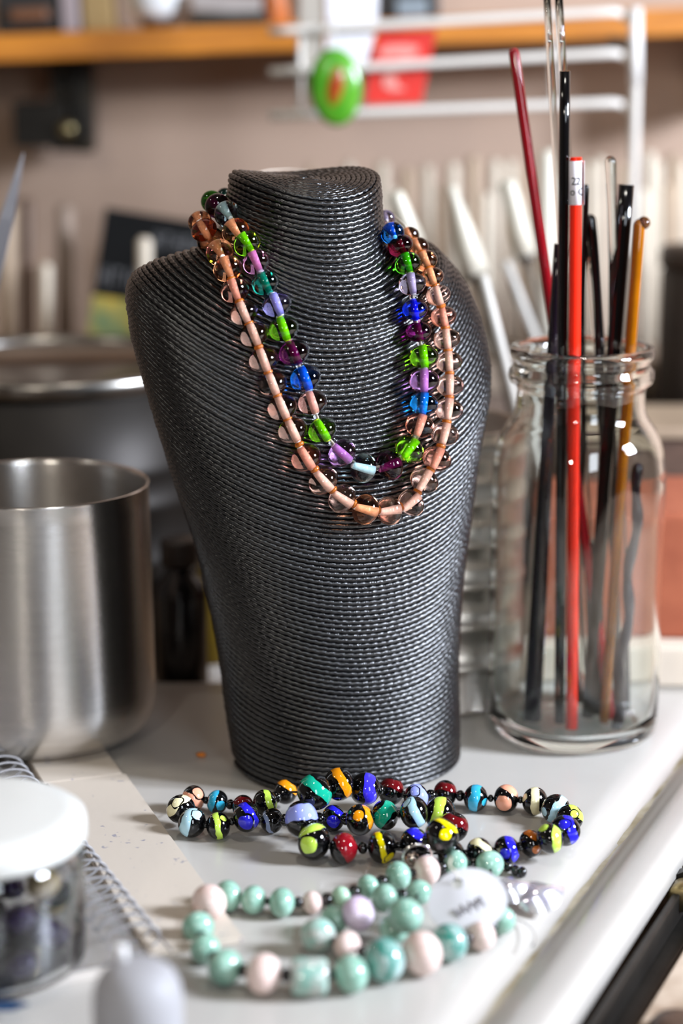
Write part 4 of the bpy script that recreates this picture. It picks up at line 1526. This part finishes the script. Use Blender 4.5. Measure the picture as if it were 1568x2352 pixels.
# ------------------------------------------------------------------ mandrel block and its many rods
mb = empty('mandrel_block', (x_at(1135, 0.47, 0.13), 0.47, BENCH))
tag(mb, 'long wooden block at the wall holding the upright white rods', 'rod holder')
mz = on_y(1290, 800, 0.47).z
bm_obj('block_body', box_bm(0.30, 0.12, mz - BENCH - 0.02, 0.002), mat('block_wood', '#6d5a4c', 0.7, var=0.25, vscale=20, stretch=(6, 1, 1)), mb, False)
bm_obj('block_top', box_bm(0.304, 0.124, 0.02, 0.002), mat('block_top', '#8d7b69', 0.65, var=0.2, vscale=20), mb, False, (0, 0, mz - BENCH - 0.02))
ORD = ('first second third fourth fifth sixth seventh eighth ninth tenth eleventh twelfth thirteenth fourteenth fifteenth sixteenth seventeenth '
       'eighteenth nineteenth twentieth twenty-first twenty-second twenty-third twenty-fourth twenty-fifth').split()
rods = [(715, 378, 26), (800, 378, 30), (878, 372, 34), (934, 380, 34), (980, 376, 32), (1040, 372, 34), (1086, 362, 34), (1136, 368, 34), (1172, 372, 30), (1202, 378, 26),
        (1352, 372, 26), (1376, 358, 30), (1428, 380, 28), (1490, 352, 34), (1510, 366, 26), (1546, 348, 34), (1566, 372, 24), (905, 430, 22), (1010, 420, 22), (1115, 440, 24), (1305, 400, 24),
        (1228, 470, 26), (1062, 470, 22), (1475, 440, 24), (1530, 430, 22)]
for k, (x, yt, w_) in enumerate(rods):
    Y = 0.50 if k < 17 else 0.44
    rank = sorted(q_[0] for q_ in rods).index(x)
    stick('slim cream coated rod upright in the wooden block, ' + ORD[rank] + ' from the left', x, yt + random.uniform(-6, 6), 820, w_ * 0.92, Y, white_rod if k % 3 else beige_rod, 'cream rods in the wooden block', z_bot=mz)
bigw = mat('white_porcelain_rod', '#cdc8b8', 0.45, var=0.05, vscale=40)
stick('thick bright white rod upright behind the dark red glass rod', 1258, 345, 720, 42, 0.40, bigw, z_bot=mz)
# paddle tools leaning in the block
ivory = mat('ivory_handle', '#c2bcac', 0.45, var=0.06, vscale=40)
iron = mat('tool_iron', '#55504c', 0.4, 0.8, var=0.2)


def tool(label, top, bot, w0, w1, Y, tip=None):
    t, b = on_y(top[0], top[1], Y), on_y(bot[0], bot[1], Y)
    fl = b + (b - t) * ((b.z - BENCH) / (t.z - b.z))
    o = empty('marver_tool', (fl.x, fl.y, fl.z))
    base = Vector((fl.x, fl.y, fl.z))
    tag(o, label, 'tool', 'white handled tools behind the bust')
    k = depth(t) / F
    ax = (t - b).normalized()
    tube_obj('handle', [b - base, b.lerp(t, 0.35) - base, b.lerp(t, 0.8) - base, t - ax * w0 * 0.25 * k - base, t - base],
             [w1 / 2 * k, (w1 * 0.75 + w0 * 0.25) / 2 * k, w0 / 2 * k, w0 / 2 * k, w0 * 0.32 * k], ivory, o, 16)
    tube_obj('ferrule', [b - ax * 14 * k - base, b - base], w1 * 0.42 * k, iron, o, 14)
    tube_obj('shaft', [Vector((0, 0, 0)), b - ax * 10 * k - base], 9 * k, iron if tip is None else tip, o, 10)
    return o


tool('white tapered tool handle leaning behind the right bust shoulder', (1035, 425), (1090, 628), 28, 66, 0.30)
tool('white straight tool handle leaning behind the dark red glass rod', (1163, 412), (1206, 585), 44, 52, 0.30, mat('pale_shaft', '#8c847a', 0.4, 0.6, var=0.1))
tool('white tool handle leaning close to the bust neck', (905, 440), (950, 560), 40, 50, 0.26)
pl = mat('pale_shaft2', '#b0aba2', 0.4, var=0.05)
for lab_, a, b, w_, Yv in (('white porcelain rod slanting down between bust shoulder and glass jar', (1106, 630), (1184, 935), 27, 0.20),
                           ('grey white slanting rod behind the lower part of the dark red rod', (1160, 600), (1225, 770), 24, 0.32)):
    t, bb_ = on_y(a[0], a[1], Yv), on_y(b[0], b[1], Yv)
    k = depth(t) / F
    fl = bb_ + (bb_ - t) * ((bb_.z - BENCH) / (t.z - bb_.z))
    ax = (bb_ - t).normalized()
    o = tube_obj('porcelain_rod', [t, t + ax * 0.002, bb_, fl], [w_ * 0.35 * k, w_ / 2 * k, w_ / 2 * k, w_ * 0.4 * k], pl, None, 14)
    tag(o, lab_, 'rod')

# ------------------------------------------------------------------ wall: shelf, rack, cards, hinge
shelf_m = mat('varnished_pine', '#c07820', 0.45, var=0.25, vscale=16, stretch=(1, 8, 8), col2='#a66418', bump=0.1, bscale=80)
RY = math.radians(-2.2)
SHY = 0.50
sp = on_y(784, 80, SHY)
shelf = empty('wall_shelf', sp)
shelf.rotation_euler = (0, RY * -1 * -1, 0)
tag(shelf, 'orange-brown varnished wooden shelf along the back wall', 'shelf')
kS = depth(sp) / F
TK = 62 * kS
bm_obj('shelf_board', box_bm(0.62, WALL_Y - SHY, TK, 0.0015, base=False), shelf_m, shelf, False, (0, (WALL_Y - SHY) / 2, 0))
for sx in (-0.27, 0.27):
    bm_obj('shelf_bracket', box_bm(0.012, 0.09, 0.05, 0.001, base=False), iron, shelf, False, (sx, 0.065, -TK / 2 - 0.025))


def shelf_pt(px, dy=0.02):
    x = (px - W / 2) * kS
    return sp + Vector((x * math.cos(RY), dy, x * -math.sin(RY) + TK / 2))


def on_shelf(name, label, cat, px, build, dy=0.03):
    o = empty(name, shelf_pt(px, dy))
    o.rotation_euler = (0, RY, 0)
    tag(o, label, cat)
    build(o)
    return o


def b1(o):
    bm_obj('case', box_bm(0.040, 0.05, 0.05, 0.002), mat('dark_case', '#1a1614', 0.5, var=0.2), o, False)
    bm_obj('handle', box_bm(0.026, 0.008, 0.008, 0.002), mat('case_handle', '#6a4228', 0.5, var=0.2), o, False, (0.002, -0.028, 0.008))


def b2(o):
    bm_obj('box_body', box_bm(0.011, 0.04, 0.06, 0.001), mat('grey_box', '#8e8080', 0.6, var=0.1), o, False)
    bm_obj('box_flap', box_bm(0.0115, 0.041, 0.004, 0.0005), mat('grey_box', ''), o, False, (0, 0, 0.060))


def b3(o):
    bm_obj('box_body', box_bm(0.020, 0.04, 0.05, 0.001), mat('tan_box', '#8e7448', 0.6, var=0.15), o, False)
    bm_obj('box_lid', box_bm(0.021, 0.041, 0.01, 0.001), mat('tan_lid', '#7a623a', 0.6, var=0.15), o, False, (0, 0, 0.05))


def b4(o):
    wm = mat('white_bowl', '#d4d6d6', 0.3, var=0.03)
    lathe_obj('bowl_body', [(0, 0.007), (0.012, 0.006), (0.018, 0.012), (0.021, 0.03), (0.022, 0.05), (0.0205, 0.05), (0.019, 0.03), (0.016, 0.014), (0, 0.009)], wm, o, 32)
    lathe_obj('shadow_ring', [(0, 0), (0.010, 0), (0.0105, 0.007), (0, 0.0075)], mat('bowl_shadow', '#4a2c14', 0.5, var=0.2), o, 28)  # dark brown ring stands in for the shadow under the bowl


def b5(o):
    bm_obj('tray_body', box_bm(0.05, 0.05, 0.008, 0.001), mat('dark_tray', '#22201a', 0.5, var=0.2), o, False)
    bm_obj('papers', box_bm(0.046, 0.04, 0.012, 0.001), mat('grey_papers', '#9a918c', 0.6, var=0.1), o, False, (-0.002, 0, 0.008), (0, math.radians(6), 0))


def b6(o):
    lathe_obj('cone_body', [(0, 0), (0.009, 0), (0.010, 0.001), (0.004, 0.04), (0, 0.042)], mat('orange_cone', '#b8642c', 0.5, var=0.15), o, 24)
    lathe_obj('cone_cap', [(0.0044, 0.034), (0.0050, 0.036), (0.003, 0.044), (0, 0.045)], mat('cone_cap', '#7a4018', 0.5, var=0.1), o, 20)


def b7(o):
    bm_obj('case', box_bm(0.04, 0.05, 0.05, 0.002), mat('dark_case', ''), o, False)
    bm_obj('label_panel', box_bm(0.020, 0.002, 0.012, 0.0005), mat('bluegrey_label', '#7c868c', 0.5, var=0.1), o, False, (0.002, -0.026, 0.001))


on_shelf('tool_case', 'dark case with a brown handle at the left end of the shelf', 'case', 62, b1)
on_shelf('narrow_carton', 'narrow lilac-grey carton on the shelf beside the dark case', 'carton', 160, b2, 0.022)
on_shelf('tan_carton', 'tan carton on the shelf left of the white bowl', 'carton', 222, b3)
on_shelf('white_bowl', 'white bowl over a dark shadow ring on the wooden shelf', 'bowl', 352, b4)
on_shelf('paper_tray', 'dark flat tray with grey papers on the shelf', 'tray', 525, b5)
on_shelf('orange_cone', 'orange cone spool on the shelf near the hanging white strip', 'spool', 632, b6, 0.016)
on_shelf('storage_case', 'dark case with a blue-grey label on the shelf behind the wire rack', 'case', 940, b7)

# wire rack
wire = mat('white_coated_wire', '#cfcac2', 0.4, var=0.05, vscale=40)
rk_y = 0.40
k = depth(on_y(1030, 150, rk_y)) / F
rack0 = on_y(1459, 480, rk_y)
rk = empty('wire_rack', Vector((on_y(1459, 480, rk_y).x, rk_y, BENCH)))
RB = Vector(rk.location)
tag(rk, 'white coated wire rack with a tall post hung with a tag and cards', 'rack')
tube_obj('post', [Vector((0, 0, BENCH - BENCH)), on_y(1459, 200, rk_y) - RB, on_y(1459, 20, rk_y) - RB], 12.5 * k, wire, rk, 16)
tube_obj('post_sleeve', [on_y(1459, 195, rk_y) - RB, on_y(1459, 100, rk_y) - RB, on_y(1459, 18, rk_y) - RB], 14.5 * k, mat('post_sleeve', '#e2e0dc', 0.4, var=0.04), rk, 16)
for (ya, yb_) in ((72, 28), (166, 122), (266, 236)):
    pts = []
    for s in np.linspace(0, 1, 16):
        x = 618 + (1405 - 618) * s
        pts.append(on_y(x, ya + (yb_ - ya) * s, rk_y) - RB)
    pts += [on_y(1425, yb_ + 3, rk_y + 0.003) - RB, on_y(1442, yb_ + 12, rk_y + 0.008) - RB, on_y(1452, yb_ + 20, rk_y + 0.014) - RB]
    tube_obj('rail', pts, 10.5 * k, wire, rk, 12)
tube_obj('upright_wire', [on_y(1268, 36, rk_y + 0.004) - RB, on_y(1268, 242, rk_y + 0.004) - RB], 7 * k, wire, rk, 10)
tube_obj('upright_wire', [on_y(690, 66, rk_y + 0.004) - RB, on_y(690, 262, rk_y + 0.004) - RB], 7 * k, wire, rk, 10)
tube_obj('hook', [on_y(1400, 90, rk_y + 0.02) - RB, on_y(1430, 92, rk_y + 0.012) - RB, on_y(1456, 96, rk_y) - RB], 9 * k, mat('grey_hook', '#7c746a', 0.4, 0.5, var=0.1), rk, 10)


def card(name, label, cat, pts_px, Y, m, th=0.0012, extra=None):
    c = on_y(sum(p[0] for p in pts_px) / len(pts_px), sum(p[1] for p in pts_px) / len(pts_px), Y)
    bm = bmesh.new()
    vs_ = [bm.verts.new(on_y(p[0], p[1], Y) - c) for p in pts_px]
    f = bm.faces.new(vs_)
    r_ = bmesh.ops.extrude_face_region(bm, geom=[f])
    for g in r_['geom']:
        if isinstance(g, bmesh.types.BMVert):
            g.co.y += th
    bmesh.ops.recalc_face_normals(bm, faces=bm.faces)
    if extra is None:
        o = bm_obj(name, bm, m, None, False, c)
    else:
        o = empty(name, c)
        bm_obj('card', bm, m, o, False)
        extra(o, c)
    tag(o, label, cat)
    return o


strip_m = mat('white_paper_strip', '#dedde2', 0.6, var=0.03)
card('paper_strip', 'long white paper strip hanging on the wire rack behind the green disc', 'paper', [(748, -60), (872, -60), (866, 60), (838, 150), (745, 168), (752, 60)], rk_y + 0.006, strip_m)
card('clear_sleeve', 'pale grey plastic sleeve hanging at the left of the wire rack', 'sleeve', [(690, -30), (745, -30), (745, 165), (700, 170), (688, 80)], rk_y + 0.008, mat('pale_sleeve', '#a9a196', 0.5, var=0.08))


def red_extra(o, c):
    wm = mat('pale_print', '#d88a80', 0.5, var=0.1)
    Y = rk_y + 0.0084

    def blob(pts):
        v = [on_y(p[0], p[1], Y) - c for p in pts]
        w2 = [q_ + Vector((0, 0.0004, 0)) for q_ in v]
        n = len(v)
        mesh_obj('printed_mark', v + w2, [tuple(range(n)), tuple(range(2 * n - 1, n - 1, -1))] + [(i, (i + 1) % n, n + (i + 1) % n, n + i) for i in range(n)], wm, o, False)
    blob([(868, 118), (890, 104), (930, 102), (962, 106), (958, 124), (930, 134), (905, 128), (880, 132)])
    blob([(880, 176), (905, 150), (940, 138), (930, 160), (905, 176), (915, 196), (935, 206), (900, 210), (880, 200)])


card('red_card', 'red card with white print hanging on the wire rack', 'card', [(868, 70), (1003, 68), (968, 236), (838, 240), (845, 170)], rk_y + 0.009, mat('red_card', '#cc2a20', 0.45, var=0.1, vscale=60), extra=red_extra)
# green glass disc with a red centre, hung in front
gd = on_y(770, 200, rk_y - 0.02)
disc = empty('green_disc', gd)
disc.rotation_euler = (0, math.radians(-3), 0)
tag(disc, 'oval green glass disc with a red centre hanging on the wire rack', 'glass disc')
kd = depth(gd) / F
V, Fc = lathe([(0, -0.0035), (0.6, -0.0032), (0.9, -0.0018), (1.0, 0), (0.9, 0.0018), (0.6, 0.0032), (0, 0.0035)], 40)
Vd = [(x * 60 * kd, -z, y * 88 * kd) for x, y, z in V]
mesh_obj('disc_body', Vd, Fc, mat('green_disc_glass', '#5c9a28', 0.2, var=0.2, vscale=80, col2='#3f8a1c'), disc)
Vr = [(x * 20 * kd + y * 9 * kd, -z * 0.5 - 0.0028, y * 46 * kd + 2 * kd) for x, y, z in V]
ro_ = mesh_obj('disc_centre', Vr, Fc, mat('red_disc_centre', '#98321a', 0.2, var=0.3, vscale=120, col2='#8c5a10'), disc)
ro_['label'] = 'brown-red centre'
tube_obj('hanging_loop', [Vector((0, 0.0, 84 * kd)), Vector((0, 0.002, 130 * kd)), Vector((0, 0.02, 150 * kd))], 3 * kd, wire, disc, 8)

# dark brass hinge-like clamp on the wall at the left
hc_ = on_y(130, 250, 0.545)
clampo = empty('brass_clamp', hc_)
tag(clampo, 'dark brass clamp mounted on the back wall at the upper left', 'clamp')
kc = depth(hc_) / F
dbr = mat('dark_brass', '#2a2212', 0.55, 0.3, var=0.4, vscale=60, col2='#14100a')


def cbox(name, x0, x1, y0, y1, dep, m, yo=0.0):
    cx_, cz_ = ((x0 + x1) / 2 - 130) * kc, (250 - (y0 + y1) / 2) * kc
    return bm_obj(name, box_bm((x1 - x0) * kc, dep, (y1 - y0) * kc, 0.001, base=False), m, clampo, False, (cx_, yo, cz_))


cbox('back_plate', 104, 202, 142, 352, 0.024, dbr, 0.035)
cbox('jaw', 26, 150, 236, 338, 0.030, mat('clamp_jaw', '#1a150d', 0.55, 0.3, var=0.4, vscale=80), 0.02)
cbox('slide_bar', 160, 182, 165, 330, 0.012, mat('clamp_bar', '#15120c', 0.5, 0.5, var=0.2), 0.017)
cbox('upper_lug', 108, 150, 150, 172, 0.02, dbr, 0.018)
cbox('lower_lug', 170, 205, 325, 352, 0.02, dbr, 0.018)
lathe_obj('screw_head', [(0, -0.003), (16 * kc, -0.003), (20 * kc, -0.001), (20 * kc, 0.004), (0, 0.004)], mat('screw_head', '#9a8c66', 0.3, 0.9, var=0.2), clampo, 24, loc=((150 - 130) * kc, 0.004, (250 - 297) * kc), rot=(PI / 2, 0, 0))
